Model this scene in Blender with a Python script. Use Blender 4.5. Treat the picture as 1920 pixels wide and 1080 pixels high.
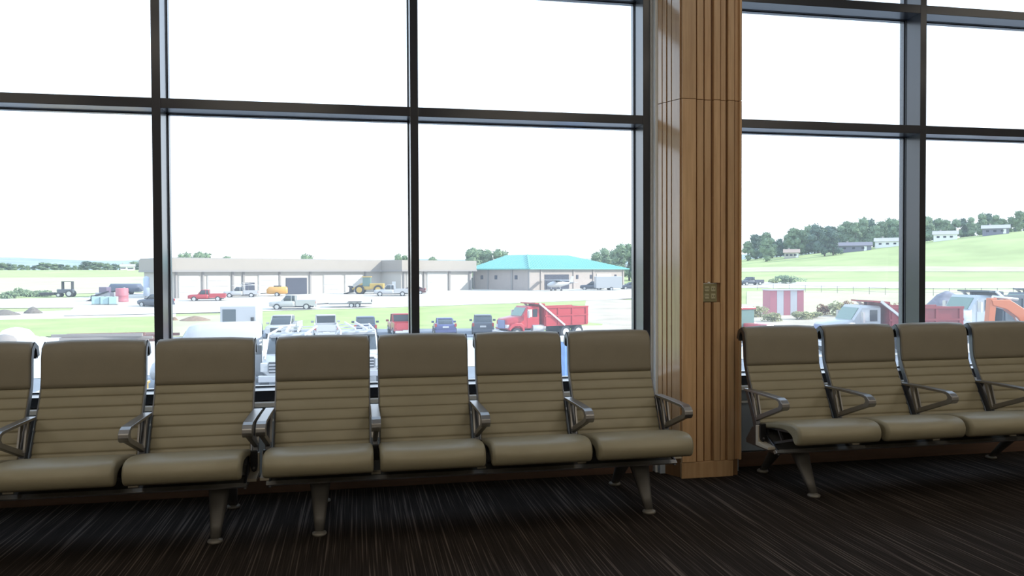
import bpy, bmesh, math, random
from mathutils import Vector, Matrix, noise
S = bpy.context.scene
C = S.collection
for o in list(bpy.data.objects): bpy.data.objects.remove(o)
random.seed(7)
PI = math.pi
R = math.radians

# ------------------------------------------------------------ camera
FPX, PITCH, ROLL, YAW, HC = 1474.05, R(1.0996), R(-0.2468), R(11.1216), 1.337
cF = Vector((math.sin(YAW)*math.cos(PITCH), math.cos(YAW)*math.cos(PITCH), -math.sin(PITCH)))
cR0 = Vector((math.cos(YAW), -math.sin(YAW), 0)); cU0 = cR0.cross(cF)
cR = cR0*math.cos(ROLL)+cU0*math.sin(ROLL); cU = -cR0*math.sin(ROLL)+cU0*math.cos(ROLL)
cam_d = bpy.data.cameras.new('camera'); cam = bpy.data.objects.new('camera', cam_d); C.objects.link(cam)
cam_d.sensor_width = 36; cam_d.lens = 36*FPX/1920; cam_d.clip_start = 0.05; cam_d.clip_end = 6000
M4 = Matrix((cR, cU, -cF)).transposed().to_4x4(); M4.translation = Vector((0, 0, HC))
cam.matrix_world = M4
S.camera = cam

# ------------------------------------------------------------ world, sun, room fill lights, exposure
w = bpy.data.worlds.new('sky'); S.world = w; w.use_nodes = True
nt = w.node_tree; nt.nodes.clear()
out = nt.nodes.new('ShaderNodeOutputWorld'); bg = nt.nodes.new('ShaderNodeBackground')
tc = nt.nodes.new('ShaderNodeTexCoord'); sp = nt.nodes.new('ShaderNodeSeparateXYZ'); rp = nt.nodes.new('ShaderNodeValToRGB')
nt.links.new(tc.outputs['Generated'], sp.inputs[0]); nt.links.new(sp.outputs['Z'], rp.inputs[0])
rp.color_ramp.elements[0].position = 0.0; rp.color_ramp.elements[0].color = (0.92, 0.96, 1.0, 1)
rp.color_ramp.elements[1].position = 0.45; rp.color_ramp.elements[1].color = (0.60, 0.77, 1.0, 1)
nt.links.new(rp.outputs[0], bg.inputs[0]); bg.inputs[1].default_value = 2.4
nt.links.new(bg.outputs[0], out.inputs[0])
sun_d = bpy.data.lights.new('sun', 'SUN'); sun = bpy.data.objects.new('sun', sun_d); C.objects.link(sun)
sun_d.energy = 6.6; sun_d.color = (1, 0.95, 0.86); sun_d.angle = R(0.6)
SUNV = Vector((0.97, -0.22, 0.50)).normalized()
sun.rotation_euler = SUNV.to_track_quat('Z', 'Y').to_euler()
ROOM_W = 31.0
for i, (lx, ly) in enumerate([(x, y) for x in (-6, -1.5, 3, 7.5) for y in (2.2, -1.5, -5.2)]):
    ld = bpy.data.lights.new('ceiling_fill_light', 'AREA'); lo = bpy.data.objects.new('ceiling_fill_light', ld); C.objects.link(lo)  # unseen area lamps added at ceiling height as interior fill
    ld.shape = 'RECTANGLE'; ld.size = 2.4; ld.size_y = 2.4; ld.energy = ROOM_W*(0.85 if ly > 1 else 1.45); ld.color = (1.0, 0.90, 0.74)
    lo.location = (lx, ly, 4.33)
S.view_settings.view_transform = 'Standard'; S.view_settings.look = 'None'
S.view_settings.exposure = 0.0; S.view_settings.gamma = 1.0; S.view_settings.use_curve_mapping = False

# ------------------------------------------------------------ materials
MATS = {}
def mat(name, col, rough=0.6, metal=0.0, spec=0.5, var=0.0, vscale=5.0, bump=0.0, bscale=40.0, coat=0.0, stretch=None, emit=None):
    if name in MATS: return MATS[name]
    m = bpy.data.materials.new(name); m.use_nodes = True; n = m.node_tree; b = n.nodes['Principled BSDF']
    b.inputs['Base Color'].default_value = (*col, 1); b.inputs['Roughness'].default_value = rough
    b.inputs['Metallic'].default_value = metal; b.inputs['Specular IOR Level'].default_value = spec
    b.inputs['Coat Weight'].default_value = coat; b.inputs['Coat Roughness'].default_value = 0.16
    co = n.nodes.new('ShaderNodeTexCoord'); mp = n.nodes.new('ShaderNodeMapping'); n.links.new(co.outputs['Object'], mp.inputs[0])
    if stretch: mp.inputs['Scale'].default_value = stretch
    if var > 0:
        nz = n.nodes.new('ShaderNodeTexNoise'); nz.inputs['Scale'].default_value = vscale; nz.inputs['Detail'].default_value = 5
        n.links.new(mp.outputs[0], nz.inputs[0])
        r = n.nodes.new('ShaderNodeValToRGB'); n.links.new(nz.outputs[0], r.inputs[0])
        r.color_ramp.elements[0].position = 0.3; r.color_ramp.elements[1].position = 0.7
        r.color_ramp.elements[0].color = (*[c*(1-var) for c in col], 1); r.color_ramp.elements[1].color = (*[min(1, c*(1+var)) for c in col], 1)
        n.links.new(r.outputs[0], b.inputs['Base Color'])
    if bump > 0:
        nb = n.nodes.new('ShaderNodeTexNoise'); nb.inputs['Scale'].default_value = bscale; n.links.new(mp.outputs[0], nb.inputs[0])
        bp = n.nodes.new('ShaderNodeBump'); bp.inputs['Strength'].default_value = bump; bp.inputs['Distance'].default_value = 0.01
        n.links.new(nb.outputs[0], bp.inputs['Height']); n.links.new(bp.outputs[0], b.inputs['Normal'])
    if emit:
        b.inputs['Emission Color'].default_value = (*emit, 1); b.inputs['Emission Strength'].default_value = 1
    MATS[name] = m
    return m

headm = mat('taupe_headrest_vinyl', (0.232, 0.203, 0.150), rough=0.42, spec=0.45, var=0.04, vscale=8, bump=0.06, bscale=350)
leather = mat('taupe_vinyl', (0.275, 0.243, 0.163), rough=0.42, spec=0.45, var=0.04, vscale=8, bump=0.06, bscale=350)
alum = mat('cast_aluminium', (0.30, 0.29, 0.285), rough=0.36, metal=0.85, var=0.05)
alum_dark = mat('dark_aluminium', (0.13, 0.135, 0.15), rough=0.32, metal=0.8)
beamm = mat('beam_grey', (0.20, 0.20, 0.20), rough=0.35, metal=0.7)
beamtan = mat('beam_tan', (0.50, 0.45, 0.36), rough=0.5)
legm = mat('grey_painted_leg', (0.115, 0.108, 0.100), rough=0.45, metal=0.2)
footm = mat('grey_painted_foot', (0.22, 0.205, 0.18), rough=0.4, metal=0.2)
hubsil = mat('satin_silver_strip', (0.50, 0.49, 0.47), rough=0.35, metal=0.6)
blackp = mat('black_plastic', (0.012, 0.012, 0.014), rough=0.4)
anod = mat('dark_anodized_frame', (0.003, 0.005, 0.017), rough=0.40, metal=0.0, spec=0.5, coat=0.7)
gasket = mat('black_gasket', (0.012, 0.012, 0.018), rough=0.5)
drywall = mat('grey_painted_panel', (0.40, 0.45, 0.52), rough=0.7, var=0.02)
whitep = mat('white_painted_panel', (0.80, 0.80, 0.80), rough=0.45, var=0.02)
wallm = mat('cream_wall_paint', (0.62, 0.58, 0.50), rough=0.8, var=0.03)
ceilm = mat('white_ceiling_tile', (0.80, 0.79, 0.76), rough=0.9, var=0.03, vscale=20)
brass = mat('brass_cover', (0.33, 0.30, 0.17), rough=0.35, metal=0.5)
brassl = mat('ivory_socket', (0.45, 0.41, 0.26), rough=0.5)

def wood_mat(name, c1, c2, scale=(18, 18, 1.2), coatw=0.2):
    m = bpy.data.materials.new(name); m.use_nodes = True; n = m.node_tree; b = n.nodes['Principled BSDF']
    co = n.nodes.new('ShaderNodeTexCoord'); mp = n.nodes.new('ShaderNodeMapping'); n.links.new(co.outputs['Object'], mp.inputs[0])
    mp.inputs['Scale'].default_value = scale
    oi = n.nodes.new('ShaderNodeObjectInfo'); ad = n.nodes.new('ShaderNodeVectorMath'); ad.operation = 'ADD'
    cmb = n.nodes.new('ShaderNodeCombineXYZ'); mu = n.nodes.new('ShaderNodeMath'); mu.operation = 'MULTIPLY'; mu.inputs[1].default_value = 37
    n.links.new(oi.outputs['Random'], mu.inputs[0]); n.links.new(mu.outputs[0], cmb.inputs[0]); n.links.new(mu.outputs[0], cmb.inputs[2])
    n.links.new(mp.outputs[0], ad.inputs[0]); n.links.new(cmb.outputs[0], ad.inputs[1])
    nz = n.nodes.new('ShaderNodeTexNoise'); nz.inputs['Scale'].default_value = 2.0; nz.inputs['Detail'].default_value = 8; nz.inputs['Roughness'].default_value = 0.6
    n.links.new(ad.outputs[0], nz.inputs[0])
    r = n.nodes.new('ShaderNodeValToRGB'); n.links.new(nz.outputs[0], r.inputs[0])
    r.color_ramp.elements[0].position = 0.3; r.color_ramp.elements[1].position = 0.72
    r.color_ramp.elements[0].color = (*c1, 1); r.color_ramp.elements[1].color = (*c2, 1)
    hs = n.nodes.new('ShaderNodeHueSaturation'); n.links.new(r.outputs[0], hs.inputs['Color'])
    mr = n.nodes.new('ShaderNodeMapRange'); n.links.new(oi.outputs['Random'], mr.inputs[0]); mr.inputs[3].default_value = 0.88; mr.inputs[4].default_value = 1.1
    n.links.new(mr.outputs[0], hs.inputs['Value']); n.links.new(hs.outputs[0], b.inputs['Base Color'])
    b.inputs['Roughness'].default_value = 0.45; b.inputs['Coat Weight'].default_value = coatw; b.inputs['Coat Roughness'].default_value = 0.12 if coatw > 0.5 else 0.3; b.inputs['Coat IOR'].default_value = 1.9
    MATS[name] = m
    return m
maple = wood_mat('varnished_maple', (0.50, 0.295, 0.145), (0.67, 0.43, 0.23))
maple_gloss = wood_mat('glossy_varnished_maple', (0.50, 0.295, 0.145), (0.67, 0.43, 0.23), coatw=1.0)
maple_groove_shade = wood_mat('groove_shade_backing', (0.22, 0.115, 0.05), (0.30, 0.16, 0.07))  # maple darkened to paint the shade in the grooves between slats
basewood = wood_mat('stained_baseboard', (0.10, 0.052, 0.034), (0.15, 0.078, 0.050), (1.2, 18, 18))

def carpet_mat():
    m = bpy.data.materials.new('striped_carpet'); m.use_nodes = True; n = m.node_tree; b = n.nodes['Principled BSDF']
    co = n.nodes.new('ShaderNodeTexCoord')
    def layer(sx, sy, off, lo, hi):
        mp = n.nodes.new('ShaderNodeMapping'); mp.inputs['Scale'].default_value = (sx, sy, 1); mp.inputs['Location'].default_value = off
        n.links.new(co.outputs['Object'], mp.inputs[0])
        nz = n.nodes.new('ShaderNodeTexNoise'); nz.inputs['Scale'].default_value = 1; nz.inputs['Detail'].default_value = 1.5; n.links.new(mp.outputs[0], nz.inputs[0])
        mr = n.nodes.new('ShaderNodeMapRange'); mr.inputs[1].default_value = lo; mr.inputs[2].default_value = hi; n.links.new(nz.outputs[0], mr.inputs[0])
        return mr.outputs[0]
    a = layer(105, 0.8, (0, 0, 0), 0.53, 0.63); a2 = layer(50, 1.6, (7, 3, 0), 0.36, 0.58); c = layer(300, 3, (3, 9, 0), 0.4, 0.7)
    mm = n.nodes.new('ShaderNodeMath'); mm.operation = 'MULTIPLY'; n.links.new(a, mm.inputs[0]); n.links.new(a2, mm.inputs[1])
    ad = n.nodes.new('ShaderNodeMath'); ad.operation = 'MULTIPLY_ADD'; n.links.new(c, ad.inputs[0]); ad.inputs[1].default_value = 0.20; n.links.new(mm.outputs[0], ad.inputs[2])
    r = n.nodes.new('ShaderNodeValToRGB'); n.links.new(ad.outputs[0], r.inputs[0])
    r.color_ramp.elements[0].color = (0.018, 0.0145, 0.0128, 1); r.color_ramp.elements[1].color = (0.100, 0.080, 0.069, 1)
    n.links.new(r.outputs[0], b.inputs['Base Color']); b.inputs['Roughness'].default_value = 1.0; b.inputs['Specular IOR Level'].default_value = 0.04
    fb = n.nodes.new('ShaderNodeTexNoise'); fb.inputs['Scale'].default_value = 500; n.links.new(co.outputs['Object'], fb.inputs[0])
    bp = n.nodes.new('ShaderNodeBump'); bp.inputs['Strength'].default_value = 0.35; bp.inputs['Distance'].default_value = 0.003
    n.links.new(fb.outputs[0], bp.inputs['Height']); n.links.new(bp.outputs[0], b.inputs['Normal'])
    return m
carpet = carpet_mat()

def glass_mat():
    m = bpy.data.materials.new('veiled_window_glass'); m.use_nodes = True; n = m.node_tree; n.nodes.clear()
    o = n.nodes.new('ShaderNodeOutputMaterial'); t = n.nodes.new('ShaderNodeBsdfTransparent'); t.inputs[0].default_value = (0.97, 0.985, 0.99, 1)
    tl = n.nodes.new('ShaderNodeBsdfTranslucent'); tl.inputs[0].default_value = (0.9, 0.95, 1, 1)
    g = n.nodes.new('ShaderNodeBsdfGlossy'); g.inputs['Roughness'].default_value = 0.02; g.inputs[0].default_value = (0.9, 0.95, 1, 1)
    m1 = n.nodes.new('ShaderNodeMixShader'); m1.inputs[0].default_value = 0.06  # translucent share lays a glare and haze veil over the outside view
    n.links.new(t.outputs[0], m1.inputs[1]); n.links.new(tl.outputs[0], m1.inputs[2])
    m2 = n.nodes.new('ShaderNodeMixShader'); m2.inputs[0].default_value = 0.035
    n.links.new(m1.outputs[0], m2.inputs[1]); n.links.new(g.outputs[0], m2.inputs[2]); n.links.new(m2.outputs[0], o.inputs[0])
    return m
paneglass = glass_mat()

# ------------------------------------------------------------ helpers
class MB:
    def __init__(s): s.v = []; s.f = []; s.sm = []
    def add(s, vs, fs, smooth=False):
        k = len(s.v); s.v += [tuple(v) for v in vs]; s.f += [tuple(i+k for i in f) for f in fs]; s.sm += [smooth]*len(fs); return s
    def box(s, x0, x1, y0, y1, z0, z1, mtx=None):
        vs = [Vector((x, y, z)) for z in (z0, z1) for y in (y0, y1) for x in (x0, x1)]
        if mtx: vs = [mtx @ v for v in vs]
        return s.add(vs, [(0, 2, 3, 1), (4, 5, 7, 6), (0, 1, 5, 4), (2, 6, 7, 3), (0, 4, 6, 2), (1, 3, 7, 5)])
    def prism(s, poly, a0, a1, axis='x', smooth=False):
        # poly = list of 2D points; axis x: (y,z); axis y: (x,z); axis z: (x,y)
        def P(p, a): return (a, p[0], p[1]) if axis == 'x' else ((p[0], a, p[1]) if axis == 'y' else (p[0], p[1], a))
        n = len(poly); vs = [P(p, a0) for p in poly]+[P(p, a1) for p in poly]
        ar = sum(poly[i][0]*poly[(i+1) % n][1]-poly[(i+1) % n][0]*poly[i][1] for i in range(n))
        flip = (ar < 0) != (axis == 'y')
        sd = [(i, (i+1) % n, n+(i+1) % n, n+i) for i in range(n)]
        caps = [tuple(range(n-1, -1, -1)), tuple(range(n, 2*n))]
        if a1 < a0: flip = not flip
        if flip: sd = [f[::-1] for f in sd]; caps = [f[::-1] for f in caps]
        s.add(vs, sd, smooth)
        k = len(s.v)-2*n; s.f += [tuple(i+k for i in f) for f in caps]; s.sm += [False, False]
        return s
    def bar(s, a, b, w, h, up=(0, 0, 1)):
        a = Vector(a); b = Vector(b); d = (b-a); L = d.length; d.normalize(); r = d.cross(Vector(up))
        if r.length < 1e-5: r = Vector((1, 0, 0))
        r.normalize(); u = r.cross(d); vs = []
        for p in (a, b):
            for (i, j) in ((-1, -1), (1, -1), (1, 1), (-1, 1)): vs.append(p+r*i*w/2+u*j*h/2)
        return s.add(vs, [(0, 1, 5, 4), (1, 2, 6, 5), (2, 3, 7, 6), (3, 0, 4, 7), (3, 2, 1, 0), (4, 5, 6, 7)])
    def tube(s, path, rad, n=10, smooth=True):
        path = [Vector(p) for p in path]; k0 = len(s.v); rr = rad if isinstance(rad, (list, tuple)) else [rad]*len(path); vs = []
        ref = None
        for i, p in enumerate(path):
            d = (path[min(i+1, len(path)-1)]-path[max(i-1, 0)]).normalized()
            if ref is None: ref = d.orthogonal().normalized()
            ref = (ref-d*ref.dot(d)).normalized(); b = d.cross(ref)
            for j in range(n):
                t = 2*PI*j/n; vs.append(p+ref*math.cos(t)*rr[i]+b*math.sin(t)*rr[i])
        fs = [(i*n+j, i*n+(j+1) % n, (i+1)*n+(j+1) % n, (i+1)*n+j) for i in range(len(path)-1) for j in range(n)]
        s.add(vs, fs, smooth)
        m = len(path)-1; s.f += [tuple(k0+j for j in range(n-1, -1, -1)), tuple(k0+m*n+j for j in range(n))]; s.sm += [False, False]
        return s
    def loft(s, rings, smooth=True, cap=True):
        n = len(rings[0]); k0 = len(s.v); vs = [p for r in rings for p in r]
        fs = [(i*n+j, i*n+(j+1) % n, (i+1)*n+(j+1) % n, (i+1)*n+j) for i in range(len(rings)-1) for j in range(n)]
        s.add(vs, fs, smooth)
        if cap:
            m = len(rings)-1; s.f += [tuple(k0+j for j in range(n-1, -1, -1)), tuple(k0+m*n+j for j in range(n))]; s.sm += [False, False]
        return s
    def lathe(s, prof, cx=0, cy=0, n=24, smooth=True):
        rings = [[(cx+r*math.cos(2*PI*j/n), cy+r*math.sin(2*PI*j/n), z) for j in range(n)] for r, z in prof]
        return s.loft(rings, smooth)
    def build(s, name, m, parent=None, bevel=0, fix=True):
        me = bpy.data.meshes.new(name); me.from_pydata(s.v, [], s.f); me.update()
        me.polygons.foreach_set('use_smooth', s.sm)
        if fix:
            bm = bmesh.new(); bm.from_mesh(me); bmesh.ops.recalc_face_normals(bm, faces=bm.faces); bm.to_mesh(me); bm.free()
        if m: me.materials.append(m)
        o = bpy.data.objects.new(name, me); C.objects.link(o)
        if parent: o.parent = parent
        if bevel > 0:
            b = o.modifiers.new('edge', 'BEVEL'); b.width = bevel; b.segments = 2; b.limit_method = 'ANGLE'; b.angle_limit = R(35)
        return o
def tag(o, label=None, cat=None, group=None, kind=None):
    if label: o['label'] = label
    if cat: o['category'] = cat
    if group: o['group'] = group
    if kind: o['kind'] = kind
    return o
def empty(name, loc=(0, 0, 0), rz=0, label=None, cat=None, group=None, kind=None):
    o = bpy.data.objects.new(name, None); C.objects.link(o); o.location = loc; o.rotation_euler = (0, 0, rz); o.empty_display_size = 0.2
    return tag(o, label, cat, group, kind)
def kids(o): return [c for c in bpy.data.objects if c.parent == o]
def copy_tree(o, parent=None):
    c = o.copy(); C.objects.link(c); c.parent = parent
    for ch in kids(o): copy_tree(ch, c)
    return c

# ============================================================ ROOM
GL = 5.17      # glass plane
X0, X1 = -9.0, 11.0
tag(MB().box(X0, X1, -9, 5.0, -0.06, 0).build('floor', carpet), kind='structure')
tag(MB().box(X0, X1, -9, 5.3, 4.4, 4.5).build('ceiling', ceilm), kind='structure')
tag(MB().box(X0-.12, X0, -9, 5.3, -0.06, 4.5).build('wall_left', wallm), kind='structure')
tag(MB().box(X1, X1+.12, -9, 5.3, -0.06, 4.5).build('wall_right', wallm), kind='structure')
tag(MB().box(X0, X1, -9.12, -9, -0.06, 4.5).build('wall_back', wallm), kind='structure')
tag(MB().box(X0, X1, 5.0, 5.3, 4.05, 4.4).build('wall_header', drywall), kind='structure')
# wall under the windows: stepped panelling
XC0, XC1 = 1.932, 2.52
def under(x0, x1):
    g = empty('wall_window_sill', (0, 0, 0), kind='structure')
    MB().box(x0, x1, 5.0, 5.3, -0.06, 0.556).build('wall_panel', drywall, g)
    MB().box(x0, x1, 4.955, 5.0, 0.528, 0.556).build('ledge', whitep, g, bevel=0.003)
    MB().box(x0, x1, 4.975, 5.0, 0.105, 0.452).build('lower_panel', drywall, g, bevel=0.004)
    MB().box(x0, x1, 4.965, 5.0, 0.438, 0.452).build('lower_ledge', whitep, g, bevel=0.002)
under(X0, XC0); under(XC1, X1)
tag(MB().box(X0, XC0, 4.96, 4.975, 0, 0.10).build('baseboard_left', basewood, bevel=0.004), kind='structure')
tag(MB().box(XC1, X1, 4.96, 4.975, 0, 0.10).build('baseboard_right', basewood, bevel=0.004), kind='structure')

ZT = [(0.562, 0.622), (2.326, 2.385), (3.185, 3.246), (4.0, 4.06)]
def curtain(name, xs, x_start, x_end):
    g = empty(name, (0, 0, 0), kind='structure')
    edges = [(x_start, x_start)]+[(x, x+0.05) for x in xs]+[(x_end, x_end)]
    for x in xs:
        MB().box(x, x+0.05, 5.0, 5.145, ZT[0][0], 4.06).build('mullion', anod, g, bevel=0.002)
        MB().box(x-0.002, x+0.052, 5.145, 5.165, ZT[0][0], 4.06).build('gasket', gasket, g)
        MB().box(x-0.008, x+0.058, 5.165, 5.21, ZT[0][0], 4.06).build('outer_cap', anod, g)
    for i in range(len(edges)-1):
        a, b = edges[i][1], edges[i+1][0]
        if b-a < 0.1: continue
        for k, (z0, z1) in enumerate(ZT):
            MB().box(a, b, 5.001, 5.145, z0, z1).build('transom', anod, g, bevel=0.002)
            MB().box(a, b, 5.145, 5.165, z0-0.002, z1+0.002).build('gasket', gasket, g)
            MB().box(a, b, 5.165, 5.21, z0-0.008, z1+0.008).build('outer_cap', anod, g)
        for k in range(3):
            MB().box(a-.005, b+.005, GL, GL+0.006, ZT[k][1]-0.005, ZT[k+1][0]+0.005).build('glass_pane', paneglass, g)
curtain('window_1', [-1.189+1.525*k for k in range(-5, 1)]+[0.335, 1.880], X0, XC0)
curtain('window_2', [2.475, 3.979, 5.5, 7.03, 8.55, 10.0], XC1-0.05, X1)

# light jambs beside the column
tag(MB().box(1.932, 2.56, 5.005, 5.3, 0.0, 4.4).box(1.944, 1.966, 4.945, 5.005, 0.0, 4.4).build('trim_1', whitep, bevel=0.002), kind='structure')

# wood-slatted column
CX0, CX1, CY = 2.050, 2.462, 4.757
col = empty('column', (2.25, 4.9, 0), 0, 'varnished light wood slatted column between the two window sections', 'column')
def cpart(mb, name, m, bevel=0.0):
    o = mb.build(name, m, col, bevel=bevel); o.matrix_parent_inverse = Matrix.Translation(-Vector((2.25, 4.9, 0))); return o
SQ = Vector((1.970, 4.945, 0)); SP = Vector((CX0, CY+.012, 0)); SD = (SQ-SP); SL = SD.length; SD.normalize(); SN = Vector((SD.y, -SD.x, 0)); SN = SN if SN.x < 0 else -SN
cpart(MB().prism([(CX0+.012, CY+.02), (CX1-.012, CY+.02), (CX1-.012, 5.0), (1.970, 5.0), (1.974, 4.950)], 0.0, 4.4, 'z'), 'core', maple_groove_shade)
cpart(MB().box(CX0-0.003, CX1-.055, CY-.005, CY+.02, 0.0, 0.105), 'base', maple, 0.003)
# front slats: (x offset, width, depth proud)
fs = [(0.0, .094, .030), (.105, .044, .020), (.160, .044, .012), (.218, .044, .028), (.272, .034, .014), (.318, .044, .026), (.372, .036, .012), (.396, .016, .030)]
for k, (dx, wd, dp) in enumerate(fs):
    y0 = CY+0.020-dp
    for (z0, z1) in ((0.107, 2.448), (2.451, 4.4)):
        if k in (2, 3) and z0 < 1:
            # cut round the power outlet
            cpart(MB().box(CX0+dx, CX0+dx+wd, y0, CY+.021, z0, 1.140), 'slat', maple, 0.002)
            cpart(MB().box(CX0+dx, CX0+dx+wd, y0, CY+.021, 1.267, z1), 'slat', maple, 0.002)
        else:
            cpart(MB().box(CX0+dx, CX0+dx+wd, y0, CY+.021, z0, z1), 'slat', maple, 0.002)
for k, (dy, wd, dp) in enumerate([(.021, .050, .014), (.078, .036, .008), (.120, .040, .016), (.166, .034, .006), (.206, .029, .014)]):
    for (z0, z1) in ((0.107, 2.448), (2.451, 4.4)):
        cpart(MB().box(CX1-.0125, CX1-.012+dp, CY+dy, CY+dy+wd, z0, z1), 'side_slat', maple, 0.002)
for (u0, u1, dp) in ((0.0, .068, .012), (.076, .110, .010), (.118, .150, .012), (.158, SL, .010)):
    a_ = SP+SD*u0; b_ = SP+SD*min(u1, SL); poly = [(a_.x, a_.y), (b_.x, b_.y), (b_.x+SN.x*dp, b_.y+SN.y*dp), (a_.x+SN.x*dp, a_.y+SN.y*dp)]
    for (z0, z1) in ((0.180, 2.448), (2.451, 4.4)):
        cpart(MB().prism(poly, z0, z1, 'z'), 'splay_slat', maple_gloss, 0.0015)
tag(MB().box(1.960, 2.046, 4.905, 4.944, 0, 0.17).build('trim_2', drywall, bevel=0.004), kind='structure')
tag(MB().box(2.468, 2.50, 4.86, 4.994, 0, 0.12).build('trim_3', drywall, bevel=0.004), kind='structure')

# power outlet
po = empty('power_outlet', (2.2465, CY+.012, 1.2035), 0, 'square brass four-socket power outlet plate recessed in the wooden column', 'outlet')
MB().box(-.049, .049, -.006, .004, -.060, .058).build('cover_plate', brass, po, bevel=0.002)
MB().box(-.053, .053, .004, .009, -.063, .063).build('recess_backing', blackp, po)
for sx in (-1, 1):
    for sz in (-1, 1):
        q = MB().box(sx*.022-.015, sx*.022+.015, -.010, -.005, sz*.024-.017, sz*.024+.017).build('socket', brassl, po, bevel=0.002)
        MB().box(sx*.022-.008, sx*.022-.005, -.011, -.0099, sz*.024-.004, sz*.024+.006).box(sx*.022+.005, sx*.022+.008, -.011, -.0099, sz*.024-.004, sz*.024+.006).build('slot', blackp, q)
t = MB()
t.lathe([(.0, .058), (.006, .058), (.011, .064), (.006, .070), (0.0, .071)], -.006, -.002, 10)
t.lathe([(.0, .058), (.006, .058), (.010, .063), (.005, .067), (0.0, .068)], .034, -.002, 10)
t.box(-.049, .049, -.004, .004, .0575, .0605)
t.build('torn_gasket', whitep, po)

# ============================================================ TANDEM SEATING
def offset_profile(pr, d):
    n = len(pr); out = []
    ar = sum(pr[i][0]*pr[(i+1) % n][1]-pr[(i+1) % n][0]*pr[i][1] for i in range(n))
    sg = 1 if ar > 0 else -1
    for i in range(n):
        p0 = Vector(pr[i-1]); p1 = Vector(pr[i]); p2 = Vector(pr[(i+1) % n])
        a = (p1-p0); b = (p2-p1)
        a = a.normalized() if a.length > 1e-9 else Vector((1, 0)); b = b.normalized() if b.length > 1e-9 else a
        na = Vector((-a.y, a.x))*sg; nb = Vector((-b.y, b.x))*sg; m = (na+nb)
        m = m.normalized() if m.length > 1e-6 else na
        out.append((p1.x+m.x*d, p1.y+m.y*d))
    return out
def smooth_profile(pts, closed=True, sub=3):
    n = len(pts); res = []
    for i in range(n):
        p0, p1, p2, p3 = [Vector(pts[(i+k-1) % n]) for k in range(4)]
        for j in range(sub):
            t = j/sub
            res.append(tuple(0.5*((2*p1)+(p2-p0)*t+(2*p0-5*p1+4*p2-p3)*t*t+(3*p1-p0-3*p2+p3)*t**3)))
    return res
def padded(pr, half, r, dropf=None, nseg=5):
    # sweep closed YZ profile along x with rolled ends
    rings = []
    sec_sorted = [(-half+r*(1-math.cos((PI/2)*k/nseg)), r*(1-math.sin((PI/2)*k/nseg))) for k in range(nseg+1)]
    mid = [(-half*0.5, 0), (0, 0), (half*0.5, 0)]
    right = [(-x, i) for x, i in reversed(sec_sorted)]
    for x, ins in sec_sorted+mid+right:
        p = offset_profile(pr, ins) if ins > 1e-6 else pr
        ring = []
        for (y, z) in p:
            dz = dropf(x, y, z) if dropf else 0
            dy = 0
            if isinstance(dz, tuple): dy, dz = dz
            ring.append((x, y+dy, z+dz))
        rings.append(ring)
    return rings

YB = 4.0  # bench local origin is on the floor below the beam; local y = world y - YB
def L(pts): return [(y-YB, z) for y, z in pts]
seat_prof = L([(4.345, .405), (4.25, .434), (4.12, .460), (4.00, .476), (3.93, .478), (3.875, .466), (3.846, .438), (3.843, .405), (3.860, .374), (3.895, .362), (3.925, .375), (3.95, .405), (4.02, .425), (4.15, .415), (4.25, .395), (4.34, .370)])
seat_s = smooth_profile(seat_prof)
rib_z = [0.432, 0.486, 0.540, 0.594, 0.648, 0.700]
def back_y(z):
    pts = [(.38, 4.305), (.43, 4.330), (.50, 4.362), (.61, 4.412), (.70, 4.455), (.75, 4.474), (.80, 4.484), (.90, 4.489), (.95, 4.497)]
    for i in range(len(pts)-1):
        if z <= pts[i+1][0]:
            t = (z-pts[i][0])/(pts[i+1][0]-pts[i][0]); return pts[i][1]+(pts[i+1][1]-pts[i][1])*t
    return pts[-1][1]
def back_panel_profile():
    f = []; z = 0.385
    zs = sorted(set([round(0.385+0.012*k, 4) for k in range(31)]))
    zs = [z for z in zs if min(abs(z-r) for r in rib_z) > 0.007 and z < 0.744]
    for r in rib_z: zs += [r-0.005, r, r+0.005]
    zs += [0.746]
    zs = sorted(zs)
    ed = [0.380]+rib_z+[0.752]
    for z in zs:
        for a, b in zip(ed[:-1], ed[1:]):
            if a <= z <= b: u = (z-a)/(b-a); break
        puff = 0.0055*(1-(2*u-1)**4)
        if z in rib_z: puff = -0.0035
        f.append((back_y(z)-puff-YB, z))
    b = [(back_y(z)+0.030-YB, z) for z in (0.746, 0.70, 0.61, 0.50, 0.43, 0.385)]
    return f+b
head_prof = smooth_profile(L([(4.466, .749), (4.468, .80), (4.474, .87), (4.482, .93), (4.497, .970), (4.525, .990), (4.555, .990), (4.580, .970), (4.592, .935), (4.590, .915), (4.578, .915), (4.572, .935), (4.560, .955), (4.540, .958), (4.526, .94), (4.518, .90), (4.513, .82), (4.506, .749)]), sub=2)
HB = 0.253
def head_drop(x, y, z):
    e = max(0, (abs(x)-(HB-0.035))/0.035)
    k = max(0, (z-0.93)/0.06)
    return -0.016*e*e*k
def seat_drop(x, y, z):
    e = max(0, (abs(x)-(0.262-0.06))/0.06)
    k = max(0, ((3.95-YB)-y)/0.1)
    return (0.030*e*e*k, -0.004*e*e)
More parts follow.
